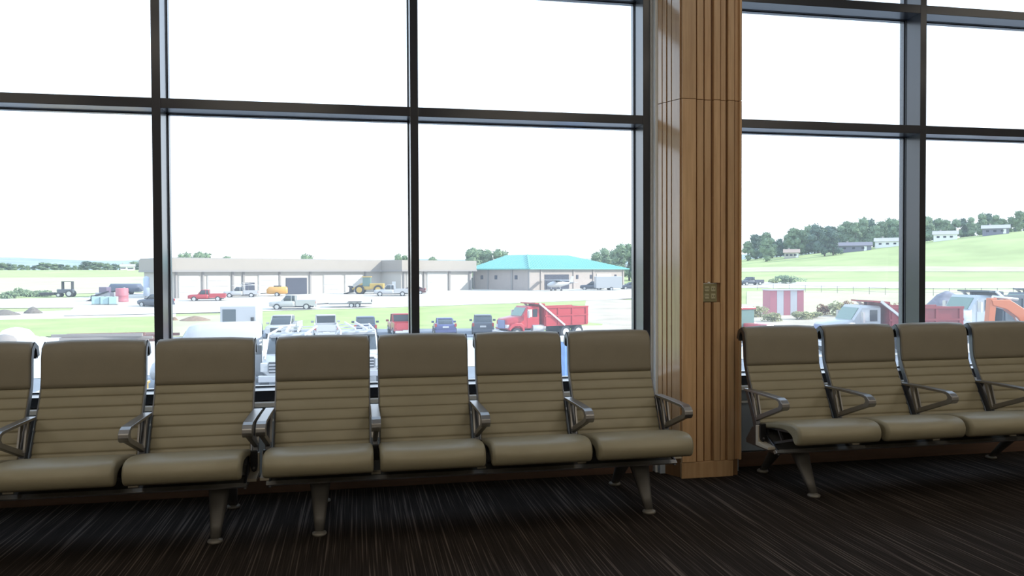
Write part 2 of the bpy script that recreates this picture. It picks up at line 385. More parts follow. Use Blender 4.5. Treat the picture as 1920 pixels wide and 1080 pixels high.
def make_bench():
    root = empty('beam_seating', (0, 0, 0))
    pitch = 0.556
    # beam
    bp = L([(4.11, .268), (4.46, .268), (4.47, .285), (4.40, .366), (4.34, .380), (4.27, .366), (4.12, .288)])
    b = MB(); b.prism(bp, 0.03, 4*pitch-0.03, 'x'); beam = b.build('beam', beamm, root, bevel=0.004)
    MB().prism(L([(4.085, .280), (4.12, .264), (4.135, .280), (4.11, .294)]), 0.01, 4*pitch-0.02, 'x').build('edge_strip', hubsil, beam, bevel=0.002)
    for x in (0.022, 4*pitch-0.034):
        MB().prism(L([(4.10, .262), (4.475, .262), (4.48, .285), (4.405, .374), (4.34, .388), (4.265, .374), (4.105, .292)]), x, x+0.012, 'x').build('end_cap', alum_dark, beam, bevel=0.002)
    # legs
    for lx in (0.268, 4*pitch-0.175):
        leg = MB()
        def limb(pts):
            rings = []
            for (y, z, wx, wy) in pts:
                rings.append([(lx+wx/2*cx, y-YB+wy/2*cy, z) for cx, cy in ((-1, -.5), (-.6, -1), (.6, -1), (1, -.5), (1, .5), (.6, 1), (-.6, 1), (-1, .5))])
            return rings
        leg.loft(limb([(4.315, .290, .120, .12), (4.285, .245, .110, .085), (4.235, .175, .088, .06), (4.175, .09, .064, .045), (4.125, .022, .046, .038)]))
        fl = leg.build('leg', legm, root)
        MB().lathe([(.0, .0), (.034, .0), (.038, .006), (.036, .014), (.020, .022), (.0, .023)], lx, 4.118-YB, 20).build('foot', footm, fl)
        leg = MB(); leg.loft(limb([(4.40, .285, .120, .12), (4.46, .245, .110, .085), (4.545, .175, .088, .06), (4.63, .09, .064, .045), (4.70, .022, .046, .038)]))
        rl = leg.build('leg', legm, root)
        MB().lathe([(.0, .0), (.034, .0), (.038, .006), (.036, .014), (.020, .022), (.0, .023)], lx, 4.712-YB, 20).build('foot', footm, rl)
        MB().prism(L([(4.25, .27), (4.46, .27), (4.44, .292), (4.27, .292)]), lx-.045, lx+.045, 'x').build('leg_bracket', alum_dark, fl, bevel=0.003)
    bpr = back_panel_profile()
    first = []
    for k in range(4):
        cx = pitch*(k+0.5)
        if k == 0:
            s = MB().loft(padded(seat_s, 0.262, 0.016, seat_drop)).build('seat_cushion', leather, root); s.location.x = cx
            bk = MB().loft(padded(bpr, 0.250, 0.008, None, 3)).build('back_cushion', leather, root); bk.location.x = cx
            hd = MB().loft(padded(head_prof, HB, 0.013, head_drop)).build('headrest', headm, bk)
            fr = MB()
            for sx in (-1, 1):
                pts = [(back_y(z)+0.020-YB, z) for z in (.36, .43, .50, .61, .70, .75, .80, .90)]+[(4.520-YB, .945), (4.545-YB, .968), (4.575-YB, .950), (4.588-YB, .905)]
                lft = offset_line(pts, 0.016); rgt = offset_line(pts, -0.014)
                poly = lft+rgt[::-1]
                fr.prism(poly, sx*0.249, sx*0.256, 'x')
            fr.prism([(4.565-YB, .895), (4.590-YB, .895), (4.594-YB, .93), (4.572-YB, .955)], -0.251, 0.251, 'x')
            fr = fr.build('back_frame', alum_dark, bk)
            for sx in (-1, 1):
                tr = MB(); xx = sx*0.236
                def seg(a, c, wdt): tr.bar((xx, a[0]-YB, a[1]), (xx, c[0]-YB, c[1]), 0.014, wdt, (1, 0, 0))
                def bar2(a, c, h): tr.bar((xx, a[0]-YB, a[1]), (xx, c[0]-YB, c[1]), h, 0.014, (1, 0, 0))
                bar2((4.30, .398), (3.945, .425), .016); bar2((4.24, .300), (3.925, .392), .014); bar2((4.26, .405), (4.24, .300), .018)
                bar2((4.13, .415), (4.08, .350), .012); bar2((3.945, .43), (3.915, .385), .018)
                tr.build('seat_frame', alum_dark, s)
            first = [s, bk]
        else:
            for o in first:
                c = copy_tree(o, root); c.location.x = cx
    # armrests
    arm0 = None
    for k in range(5):
        ax = pitch*k
        if k == 0:
            a = MB()
            top = L([(4.425, .598), (4.425, .612), (4.22, .614), (4.03, .612), (4.000, .603), (3.978, .585), (3.975, .565), (3.985, .548), (4.005, .540), (4.028, .546), (4.025, .560), (4.015, .575), (4.025, .592), (4.06, .598)])
            a.prism(top, -.024, .024, 'x')
            a.prism(L([(4.005, .543), (4.03, .562), (4.30, .462), (4.315, .425)]), -.013, .013, 'x')
            arm0 = a.build('armrest', alum, root, bevel=0.003)
            MB().prism(L([(4.428, .600), (4.385, .600), (4.290, .430), (4.275, .370), (4.31, .365), (4.335, .430)]), -.014, .014, 'x').build('upright', alum_dark, arm0, bevel=0.002)
            MB().prism(L([(4.345, .598), (4.320, .598), (4.275, .455), (4.295, .455)]), -.020, -.010, 'x').prism(L([(4.345, .598), (4.320, .598), (4.275, .455), (4.295, .455)]), .010, .020, 'x').build('inner_strut', alum, arm0, bevel=0.0015)
            br = MB().prism([(-.018, .425), (.018, .425), (.017, .345), (.011, .322), (0, .316), (-.011, .322), (-.017, .345)], 4.226-YB, 4.245-YB, 'y').build('bracket', blackp, arm0, bevel=0.002)
            sc = MB(); sc.tube([(0, 4.219-YB, .338), (0, 4.226-YB, .338)], .006, 12); sc.build('screw', alum, br)
            MB().prism(L([(4.13, .290), (4.275, .290), (4.275, .41), (4.246, .41), (4.246, .315), (4.13, .305)]), -.024, .024, 'x').build('saddle', beamtan, arm0, bevel=0.002)
        else:
            c = copy_tree(arm0, root); c.location.x = ax
    return root
def offset_line(pts, d):
    out = []
    for i in range(len(pts)):
        a = Vector(pts[max(0, i-1)]); b = Vector(pts[min(len(pts)-1, i+1)]); t = (b-a).normalized()
        out.append((pts[i][0]-t.y*d, pts[i][1]+t.x*d))
    return out
bench = make_bench()
bench.location = (-0.469, YB, 0)
tag(bench, 'tan four-seat airport bench in the middle, its right end beside the wooden column', 'bench', 'airport beam seating along the windows')
b2 = copy_tree(bench); b2.location = (-0.531-4*0.556, YB-0.01, 0)
b2['label'] = 'tan four-seat airport bench cut off by the left edge of the view'
b3 = copy_tree(bench); b3.location = (2.385, YB+0.095, 0); b3.rotation_euler.z = R(0.5)
b3['label'] = 'tan four-seat airport bench standing to the right of the wooden column'

# ============================================================ OUTSIDE: TERRAIN
def lerp_tab(x, tab):
    if x <= tab[0][0]: return tab[0][1]
    for (a, va), (b, vb) in zip(tab[:-1], tab[1:]):
        if x <= b:
            t = (x-a)/(b-a); t = t*t*(3-2*t) if False else t
            return va+(vb-va)*t
    return tab[-1][1]
def sstep(a, b, x):
    t = max(0, min(1, (x-a)/(b-a))); return t*t*(3-2*t)
def terrain(x, y):
    d = math.hypot(x, y); az = math.degrees(math.atan2(x, y))
    z = lerp_tab(d, [(0, -4), (80, -4), (130, -2.35), (165, -1.95), (260, -0.5), (500, 4.0), (900, 6.0), (3000, 10)])
    z += lerp_tab(az, [(19, 0), (24, 2.6), (28, 5.2), (36, 10.3), (44, 15.5), (60, 19)])*sstep(215, 370, d)
    if d > 700: z += sstep(900, 1700, d)*(23+7*noise.noise(Vector((az*0.15, 3.1, 0)))+5*noise.noise(Vector((az*0.6, 9, 0))))
    return z
def proj(p):
    d = Vector(p)-Vector((0, 0, HC)); return 960+FPX*d.dot(cR)/d.dot(cF), 540-FPX*d.dot(cU)/d.dot(cF)
def gp(px, py, dmin=20, dmax=2500):
    # world point on the terrain seen at photo position (px, py)
    r = cF*FPX+cR*(px-960)-cU*(py-540); hx = math.hypot(r.x, r.y); r = r/hx
    d = dmin
    while d < dmax:
        p = r*d; z = HC+p.z
        if z <= terrain(p.x, p.y): return Vector((p.x, p.y, terrain(p.x, p.y)))
        d *= 1.004
    p = r*dmax; return Vector((p.x, p.y, terrain(p.x, p.y)))
def gd(px, d):
    # point on the terrain at photo column px and distance d
    r = cF*FPX+cR*(px-960); hx = math.hypot(r.x, r.y); p = r/hx*d
    return Vector((p.x, p.y, terrain(p.x, p.y)))

grass_field = mat('field_grass', (0.35, 0.405, 0.18), rough=0.95, var=0.16, vscale=0.06, spec=0.1)
lawn = mat('mown_lawn', (0.33, 0.395, 0.155), rough=0.95, var=0.14, vscale=0.25, spec=0.1)
dry = mat('dry_pale_grass', (0.46, 0.46, 0.29), rough=0.95, var=0.10, vscale=0.15, spec=0.1)
gravel = mat('pale_gravel', (0.53, 0.50, 0.45), rough=0.95, var=0.12, vscale=0.4, spec=0.1)
dirt = mat('sandy_dirt', (0.46, 0.40, 0.32), rough=0.95, var=0.18, vscale=0.3, spec=0.1)
concrete = mat('light_concrete', (0.58, 0.58, 0.57), rough=0.9, var=0.05, vscale=0.5, spec=0.2)
asphalt = mat('worn_asphalt', (0.20, 0.22, 0.25), rough=0.9, var=0.10, vscale=0.6, spec=0.2)
hillfar = mat('hazed_wooded_hill', (0.30, 0.36, 0.36), rough=1, var=0.2, vscale=0.02, spec=0.0)  # pale blue-grey paints distance haze into the woodland colour

m = MB(); radii = [9, 16, 24, 32, 40, 50, 60, 70, 80, 92, 105, 118, 130, 145, 160, 175, 190, 205, 220, 235, 250, 265, 280, 300, 320, 340, 360, 385, 410, 450, 500, 560, 640, 740, 860]
azs = [-75+2.0*k for k in range(73)]
def polar_grid(rs, m, dz=0):
    k = len(rs)
    vs = []
    for a in azs:
        for r_ in rs:
            x, y = r_*math.sin(R(a)), r_*math.cos(R(a)); vs.append((x, max(y, 5.4), terrain(x, y)+dz))
    m.add(vs, [(i*k+j, i*k+j+1, (i+1)*k+j+1, (i+1)*k+j) for i in range(len(azs)-1) for j in range(k-1)], True)
polar_grid(radii, m)
tag(m.build('ground', grass_field), kind='structure')
m = MB(); polar_grid([860, 950, 1050, 1150, 1300, 1450, 1600, 1750, 2000, 2400], m)
tag(m.build('far_hills', hillfar), kind='structure')

def patch(name, pix, mt, nx=24, ny=8, dz=0.05):
    # ground surface given by its four corners (far-left, far-right, near-right, near-left)
    c = [Vector(p) for p in pix]; m = MB(); vs = []
    for j in range(ny+1):
        v = j/ny
        for i in range(nx+1):
            u = i/nx; p = (c[0]*(1-u)+c[1]*u)*(1-v)+(c[3]*(1-u)+c[2]*u)*v
            vs.append((p.x, p.y, terrain(p.x, p.y)+dz))
    m.add(vs, [(j*(nx+1)+i, (j+1)*(nx+1)+i, (j+1)*(nx+1)+i+1, j*(nx+1)+i+1) for j in range(ny) for i in range(nx)], True)
    return tag(m.build(name, mt), kind='structure')
G = gp
patch('near_parking_asphalt', [(-40, 44, 0), (60, 44, 0), (60, 8, 0), (-40, 8, 0)], asphalt, dz=0.04)
patch('concrete_drive', [gp(-60, 634), gp(2000, 632), (75, 44, 0), (-48, 44, 0)], concrete, dz=0.06)
patch('parking_row_asphalt', [gp(470, 620), gp(1010, 617), gp(1040, 633), gp(440, 637)], asphalt, dz=0.09)
patch('lawn_strip', [gp(-40, 602), gp(300, 594), gp(340, 632), gp(-60, 632)], lawn, dz=0.07)
patch('lawn_verge', [gp(300, 596), gp(470, 590), gp(470, 632), gp(300, 634)], dry, dz=0.08)
patch('lawn_middle', [gp(440, 580), gp(1160, 557), gp(1120, 622), gp(420, 628)], lawn, dz=0.07)
patch('gravel_road', [gp(-80, 589), gp(330, 577), gp(330, 596), gp(-80, 604)], gravel, dz=0.05)
patch('hangar_apron', [gp(180, 551), gp(1300, 536), gp(1240, 559), gp(120, 594)], gravel, dz=0.10, nx=60)
patch('yard_gravel', [gp(-80, 563), gp(300, 555), gp(330, 577), gp(-80, 579)], gravel, dz=0.06)
patch('left_dry_field', [gp(-80, 522), gp(280, 519), gp(290, 548), gp(-80, 556)], dry, dz=0.05)
patch('dirt_track', [gp(1100, 560), gp(1500, 575), gp(1480, 634), gp(1080, 632)], dirt, dz=0.08)
patch('weedy_bank', [gp(1400, 547), gp(2000, 542), gp(2000, 596), gp(1400, 590)], dry, dz=0.06)
patch('runway_strip', [gp(1300, 529), gp(2000, 528), gp(2000, 541), gp(1300, 540)], gravel, dz=0.05, nx=50)
patch('far_taxiway', [gp(1380, 503), gp(2000, 503), gp(2000, 511), gp(1380, 511)], dry, dz=0.10, nx=50)
patch('truck_yard', [gp(1400, 592), gp(2000, 590), gp(2000, 634), gp(1400, 634)], dirt, dz=0.07)

# ============================================================ BUILDINGS
fascia_m = mat('tan_metal_fascia', (0.30, 0.265, 0.23), rough=0.6, var=0.03, vscale=0.5)
hangar_w = mat('off_white_hangar_siding', (0.46, 0.43, 0.39), rough=0.7, var=0.03, vscale=0.5)
door_w = mat('white_overhead_door', (0.50, 0.49, 0.47), rough=0.6)
dark_open = mat('dark_doorway', (0.05, 0.055, 0.08), rough=0.9)
pilaster = mat('grey_pilaster', (0.27, 0.25, 0.24), rough=0.7)
roof_grey = mat('flat_roof_grey', (0.30, 0.29, 0.28), rough=0.9)
teal = mat('teal_metal_roof', (0.125, 0.385, 0.35), rough=0.45, metal=0.0, var=0.03)
brickt = mat('tan_block_wall', (0.36, 0.31, 0.285), rough=0.85, var=0.05, vscale=1.5)
U2 = Vector((0.82, 0.58, 0)).normalized(); N2 = Vector((0.58, -0.82, 0)).normalized()
ANG = math.atan2(U2.y, U2.x)
A0 = gd(325, 130); A1 = gd(752, 150)
def local_building(name, origin, label, cat='building'):
    return empty(name, origin, ANG, label, cat)
# hangar: local x along the front, local -y towards the viewer, z up; ground at z=0
HZ = 3.75-A0.z
h = local_building('hangar', (A0.x, A0.y, A0.z), 'long low off-white hangar with a tan fascia and a dark open doorway')
def solve_x(px, px_y=0.0, org=A0):
    best = None
    for i in range(0, 1600):
        x = i*0.05; p = org+U2*x-N2*0+N2*0
        p = Vector(org)+U2*x+N2*(-px_y)
        e = abs(proj((p.x, p.y, org.z+2))[0]-px)
        if best is None or e < best[0]: best = (e, x)
    return best[1]
x1 = solve_x(712); step = 6.0
x2 = solve_x(885, -step)
x3 = solve_x(752, -step)
MB().box(0, x3, 0, 11, -1, HZ).build('wall', hangar_w, h)
MB().box(x3, x2, -step, 11, -1, HZ).build('wing_wall', hangar_w, h)
MB().box(-0.6, x3, -0.9, 11.5, HZ-1.75, HZ).build('fascia', fascia_m, h)
MB().box(x3-0.5, x2+0.4, -step-0.9, 11.5, HZ-1.75, HZ+0.01).build('fascia', fascia_m, h)
MB().box(-0.65, x3, -1.0, 11.6, HZ-2.05, HZ-1.75).build('gutter', pilaster, h)
MB().box(x3-0.55, x2+0.45, -step-1.0, 11.6, HZ-2.05, HZ-1.75).build('gutter', pilaster, h)
MB().box(-0.5, x2, 0, 11.3, HZ, HZ+0.15).build('roof', roof_grey, h)
def odoor(px0, px1, zt, mt=door_w, off=0.0, panels=4, name='overhead_door'):
    a, b_ = solve_x(px0, -off), solve_x(px1, -off)
    d = MB().box(a, b_, -off-0.10, -off, -1, zt).build(name, mt, h)
    if panels:
        for k in range(panels):
            z0 = zt*k/panels; MB().box(a+.1, b_-.1, -off-.16, -off-.10, z0+.05, zt*(k+1)/panels-.05).build('door_panel', mt, d)
for px0, px1 in ((334, 372), (388, 428), (484, 522), (606, 640), (646, 680)): odoor(px0, px1, 3.5)
odoor(536, 575, 3.0, dark_open, 0, 0, 'open_doorway')
for px in (330, 380, 436, 456, 524, 581, 684): 
    a = solve_x(px); MB().box(a-.15, a+.15, -.25, 0, -1, HZ-2.05).build('pilaster', pilaster, h)
for px in (460, 472):
    a = solve_x(px); MB().box(a-.5, a+.5, -.08, 0, 0, 2.3).build('walk_door', dark_open, h)
odoor(762, 790, 3.9, door_w, step); odoor(800, 838, 3.9, door_w, step)
for px in (757, 795, 842, 880):
    a = solve_x(px, -step); MB().box(a-.2, a+.2, -step-.3, -step, -1, HZ-2.05).build('pilaster', pilaster, h)
MB().box(x3-0.06, x3, -4.4, -3.4, 0, 2.2).build('walk_door', whitep, h)

# lean-to canopy by the wing
g0 = gp(864, 541)
cn = empty('canopy_shelter', g0, ANG, 'small grey canopy shelter against the right end of the hangar', 'shelter')
MB().prism([(-2, 0), (-2, 2.1), (-1.3, 2.7), (1.3, 2.7), (2, 2.1), (2, 0), (1.8, 0), (1.8, 2.05), (1.2, 2.5), (-1.2, 2.5), (-1.8, 2.05), (-1.8, 0)], -2.0, 2.0, 'y').build('cover', mat('grey_tarp', (0.22, 0.24, 0.25), 0.7), cn)
for x in (-1.9, 1.9): MB().box(x-.05, x+.05, -2.1, -2.0, 0, 2.1).build('post', mat('steel_post', (0.45, 0.45, 0.45), 0.5), cn)

# green-roofed building
B0 = gd(993, 150); gb = local_building('green_roof_building', (B0.x, B0.y, B0.z), 'tan block building with a teal metal hip roof')
EZ, RZ, L1, L2 = 2.05-B0.z, 5.0-B0.z, 15.5, 30.7
MB().box(0, L2, 0, L1, -1, EZ).build('wall', brickt, gb)
ov = 0.9; ins = 5.8; ro = [(-ov, -ov), (L2+ov, -ov), (L2+ov, L1+ov), (-ov, L1+ov)]; ri = [(ins, ins), (L2-ins-6, ins), (L2-ins-6, L1-ins+2), (ins, L1-ins+2)]
rf = MB().loft([[(x, y, EZ-.05) for x, y in ro], [(x, y, EZ+.12) for x, y in ro], [(x, y, RZ) for x, y in ri]], smooth=False).build('roof', teal, gb)
sm = MB()
def seam(p, q): sm.bar(p, q, .10, .10)
for k in range(40):
    x = -ov+(L2+2*ov)*k/39; t = min(1, (x+ov)/(ins+ov), (L2+ov-x)/(ins+6+ov))
    seam((x, -ov, EZ+.14), (x, -ov+(ins+ov)*t, EZ+.14+(RZ-EZ-.14)*t))
for k in range(20):
    y = -ov+(L1+2*ov)*k/19; t = min(1, (y+ov)/(ins+ov), (L1+ov-y)/(ins-2+ov))
    seam((-ov, y, EZ+.14), (-ov+(ins+ov)*t, y, EZ+.14+(RZ-EZ-.14)*t))
tag(sm.build('roof_seams', teal, rf), kind='stuff')
MB().bar((-ov, -ov, EZ+.15), (ins, ins, RZ+.05), .3, .15).build('ridge_cap', teal, rf)
def bdoor(px0, px1, z1, mt, nm):
    a, b_ = solve_x(px0, 0, B0), solve_x(px1, 0, B0)
    MB().box(a, b_, -.12, 0, -1, z1).build(nm, mt, gb)
bdoor(1021, 1066, 3.1, dark_open, 'open_doorway'); bdoor(1118, 1145, 3.2, door_w, 'overhead_door')
for px in (1082, 1108, 1154):
    a = solve_x(px, 0, B0); MB().box(a-.35, a+.35, -.08, 0, 2.2, 3.0).build('window', dark_open, gb)
for y in (3.5, 9.0, 13.0): MB().box(-.08, 0, y-.35, y+.35, 2.2, 3.0).build('window', dark_open, gb)
for y in (0.1, 4.6, 11.2, 15.3): MB().box(-.2, 0, y-.2, y+.2, -1, EZ).build('pilaster', pilaster, gb)
for px in (1014, 1075, 1112, 1168):
    a = solve_x(px, 0, B0); MB().box(a-.2, a+.2, -.2, 0, -1, EZ).build('pilaster', brickt, gb)

# silo tank in front of the hangar's left end
g0 = gp(275, 560)
tk = empty('storage_tank', g0, 0, 'tall pale blue cylindrical tank by the left end of the hangar', 'tank')
MB().lathe([(0, 0.4), (.45, .4), (.45, 3.1), (.3, 3.3), (0, 3.4)], n=20).build('shell', mat('pale_blue_steel', (0.38, 0.45, 0.58), 0.5), tk)
for a in range(3): MB().bar((.35*math.cos(a*2.1), .35*math.sin(a*2.1), -0.1), (.35*math.cos(a*2.1), .35*math.sin(a*2.1), .5), .08, .08, (1, 0, 0)).build('leg', pilaster, tk)

# ============================================================ VEHICLES  (local +x = forward)
tyre = mat('black_tyre', (0.03, 0.03, 0.035), 0.8); hubm = mat('wheel_metal', (0.50, 0.50, 0.50), 0.4, 0.3); hubw = mat('white_wheel', (0.6, 0.6, 0.6), 0.5)
vglass = mat('vehicle_glass', (0.03, 0.04, 0.05), 0.12, spec=0.7); redl = mat('red_lamp', (0.35, 0.03, 0.03), 0.3); plate = mat('pale_plate', (0.5, 0.5, 0.5), 0.5)
lampw = mat('clear_lamp', (0.5, 0.5, 0.5), 0.2); chrome = mat('bright_chrome', (0.6, 0.6, 0.62), 0.25, 0.7); under_m = mat('dark_underbody', (0.03, 0.03, 0.035), 0.8)
P_ = lambda n, c, r=0.35: mat(n, c, r, spec=0.5, coat=0.4)
white_p = P_('white_car_paint', (0.42, 0.42, 0.43)); navy_p = P_('dark_blue_car_paint', (0.045, 0.06, 0.12)); red_p = P_('red_car_paint', (0.38, 0.025, 0.035))
blue_p = P_('blue_car_paint', (0.06, 0.07, 0.20)); grey_p = P_('dark_grey_car_paint', (0.055, 0.065, 0.09)); orange_p = P_('orange_paint', (0.52, 0.12, 0.03)); yellow_p = P_('yellow_paint', (0.50, 0.33, 0.06))
brown_p = P_('maroon_paint', (0.10, 0.03, 0.035)); silver_p = P_('silver_paint', (0.32, 0.33, 0.36))
def rring(x, hw, z0, z1, c=0.10):
    cz = min(c, (z1-z0)*.4); return [(x, -hw+c, z0), (x, hw-c, z0), (x, hw, z0+cz), (x, hw, z1-cz), (x, hw-c, z1), (x, -hw+c, z1), (x, -hw, z1-cz), (x, -hw, z0+cz)]
def wheel(root, x, y, r, wd, hm=hubm):
    s = 1 if y > 0 else -1
    t_ = MB().tube([(x, y-wd/2, r), (x, y+wd/2, r)], r, 20); t_ = t_.build('wheel', tyre, root, bevel=0)
    mm = MB(); yo = y+s*wd/2
    mm.tube([(x, yo-s*.02, r), (x, yo+s*.015, r)], r*.62, 16).build('rim', hm, t_)
    MB().tube([(x, yo, r), (x, yo+s*.05, r)], r*.2, 8).build('hub', hm, t_)
def vehicle(name, loc, rz, kind, paint, label, cat, group=None, rack=False, sc=1.0):
    root = empty(name, loc, rz, label, cat, group); root.scale = (sc, sc, sc)
    if kind == 'sedan':
        st = [(-2.30, .78, .38, .85), (-2.22, .86, .30, .98), (-1.6, .90, .24, 1.02), (-.6, .91, .22, .95), (.6, .91, .22, .95), (1.3, .90, .24, .92), (2.0, .86, .28, .80), (2.28, .76, .34, .70)]
        gh = [(-1.95, .66, .95, 1.00), (-1.15, .66, .93, 1.40), (.25, .68, .93, 1.43), (1.15, .68, .90, .96)]
        rfz = (-1.10, .22, 1.40); wx = (-1.4, 1.42); wr = .33
    elif kind == 'suv':
        st = [(-2.25, .84, .42, 1.05), (-2.18, .90, .34, 1.12), (-1.5, .93, .26, 1.10), (.7, .93, .25, 1.05), (1.2, .92, .27, 1.05), (2.0, .89, .32, .98), (2.28, .80, .40, .86)]
        gh = [(-2.12, .76, 1.06, 1.12), (-1.85, .72, 1.05, 1.64), (.1, .74, 1.05, 1.68), (1.0, .76, 1.0, 1.08)]
        rfz = (-1.80, .08, 1.65); wx = (-1.38, 1.4); wr = .37
    else:
        st = [(-.35, .96, .45, 1.12), (.0, .97, .42, 1.14), (1.2, .97, .42, 1.14), (2.4, .95, .45, 1.10), (2.78, .88, .50, 1.0)]
        gh = [(-.40, .78, 1.08, 1.80), (-.15, .80, 1.08, 1.84), (.75, .80, 1.08, 1.84), (1.35, .82, 1.08, 1.16)]
        rfz = (-.38, .75, 1.82); wx = (-1.75, 1.85); wr = .41
    body = MB().loft([rring(x, hw, z0, z1) for x, hw, z0, z1 in st]).build('body', paint, root)
    MB().loft([rring(x, hw, z0, z1, .07) for x, hw, z0, z1 in gh]).build('window_glass', vglass, root)
    a, b_, zr = rfz; hw = gh[1][1]
    MB().loft([rring(a-.05, hw-.06, zr-.02, zr+.05, .04), rring((a+b_)/2, hw, zr-.03, zr+.07, .05), rring(b_+.05, hw-.04, zr-.02, zr+.05, .04)]).build('roof', paint, root)
    pm = MB()
    for s in (-1, 1):
        pm.bar((b_, s*hw, zr), (gh[-1][0]-.05, s*gh[-1][1], gh[-1][3]-.05), .07, .05); pm.bar((a, s*hw, zr), (gh[0][0]+.03, s*gh[0][1]*.98, gh[0][3] if kind != 'pickup' else 1.1), .09, .05)
        pm.bar(((a+b_)/2-.1, s*hw, zr), ((a+b_)/2-.1, s*(hw+.05), 1.05), .07, .05)
    tag(pm.build('pillars', paint, root), kind='stuff')
    if kind == 'pickup':
        bd = MB(); x0, x1_ = -2.85, -.42
        bd.box(x0, x1_, -.96, -.84, .55, 1.24).box(x0, x1_, .84, .96, .55, 1.24).box(x0, x1_, -.86, .86, .55, .72).box(x1_-.06, x1_, -.86, .86, .6, 1.22)
        bd = bd.build('cargo_bed', paint, root, bevel=.02)
        MB().box(x0-.05, x0+.02, -.80, .80, .68, 1.20).build('tailgate', paint, bd, bevel=.02)
    xe = st[0][0] if kind != 'pickup' else -2.86
    zb = .50 if kind == 'pickup' else .42
    MB().box(xe-.10, xe+.08, -.88, .88, zb-.10, zb+.10).build('rear_bumper', chrome if kind == 'pickup' else paint, root, bevel=.03)
    zt = 0.95
    for s in (-1, 1):
        MB().box(xe-.045, xe+.06, s*.84-.09, s*.84+.09, zt-.15, zt+.13).build('tail_light', redl, root, bevel=.01)
        MB().box(st[-1][0]-.08, st[-1][0]+.03, s*.66-.15, s*.66+.15, st[-1][3]-.16, st[-1][3]-.03).build('head_light', lampw, root, bevel=.01)
        MB().box(gh[-1][0]-.35, gh[-1][0]-.2, s*(gh[-1][1]+.28)-.12, s*(gh[-1][1]+.28)+.12, gh[-1][3], gh[-1][3]+.17).build('mirror', paint, root, bevel=.02)
        for x in wx: wheel(root, x, s*(.84 if kind != 'pickup' else .86), wr, .24)
    MB().box(xe-.12, xe-.05, -.26, .26, .72 if kind != 'pickup' else .52, .86 if kind != 'pickup' else .66).build('license_plate', plate, root)
    gx = st[-1][0]; MB().box(gx-.05, gx+.02, -.48, .48, .46, st[-1][3]-.05).build('grille', under_m, root, bevel=.01)
    MB().box(-abs(xe)+.3, gx-.4, -.75, .75, .25 if kind != 'pickup' else .35, .45).build('underbody', under_m, root)
    if rack:
        rk = MB()
        for s in (-1, 1):
            for x in (-2.6, -.6): rk.bar((x, s*.9, 1.2), (x, s*.85, 2.15), .06, .06, (1, 0, 0))
            rk.bar((-2.8, s*.85, 2.15), (1.4, s*.80, 2.15), .06, .06)
        for x in (-2.6, -.6, .9): rk.bar((x, -.85, 2.15), (x, .85, 2.15), .06, .06)
        rk.bar((-2.6, -.8, 2.15), (-.2, .5, 2.55), .06, .06); rk.bar((-.6, .85, 2.15), (.9, .2, 2.45), .06, .06)
        tag(rk.build('ladder_rack', hubw, root), kind='stuff')
    return root
UPY = R(90)
def vis(px, py): return gp(px, py)
GP1 = 'vehicles parked in the far row of the lot'
vehicle('pickup_truck', gp(533, 632), UPY+R(172), 'pickup', white_p, 'white pickup facing the terminal, leftmost in the parked row', 'truck')
vehicle('pickup_truck', gp(611, 632), UPY+R(3), 'pickup', white_p, 'white pickup seen from behind, parked left of the dark blue car', 'truck')
vehicle('crossover_car', gp(685, 630), UPY+R(0), 'suv', navy_p, 'dark blue crossover seen from behind between white and red pickups', 'car')
vehicle('pickup_truck', gp(753, 629), UPY+R(4), 'pickup', red_p, 'red pickup truck parked behind the middle mullion', 'truck')
vehicle('sedan_car', gp(833, 627), UPY-R(3), 'sedan', blue_p, 'blue sedan with red tail lights parked right of the mullion', 'car')
vehicle('crossover_car', gp(905, 626), UPY-R(8), 'suv', grey_p, 'dark grey car parked just left of the red dump truck', 'car')
vehicle('pickup_truck', gp(549, 581), R(178), 'pickup', white_p, 'white pickup towing a flat trailer along the lawn edge', 'truck')
vehicle('pickup_truck', gp(388, 565), R(183), 'pickup', red_p, 'red and white pickup parked at the left of the hangar front', 'truck', sc=.9)
vehicle('pickup_truck', gp(452, 558), R(183), 'pickup', white_p, 'white service pickup with rack near the hangar walk doors', 'truck', rack=True, sc=.9)
vehicle('pickup_truck', gp(734, 556), R(178), 'pickup', white_p, 'white pickup parked right behind the yellow wheel loader', 'truck')
vehicle('sedan_car', gp(772, 552), R(180), 'sedan', brown_p, 'maroon car parked against the grey hangar step', 'car')
vehicle('sedan_car', gp(655, 548), R(180), 'sedan', silver_p, 'silver car parked left of the yellow wheel loader', 'car')
vehicle('sedan_car', gp(292, 576), R(150), 'suv', grey_p, 'dark car half hidden behind the left mullion', 'car')
vehicle('sedan_car', gp(1110, 544), R(160), 'suv', grey_p, 'black car in front of the green-roofed building', 'car')
vehicle('sedan_car', gp(1183, 543), R(180), 'sedan', grey_p, 'dark car at the edge of the right mullion beyond the apron', 'car')
vehicle('pickup_truck', gp(1408, 535), R(190), 'pickup', grey_p, 'small dark truck on the far strip right of the column', 'truck')

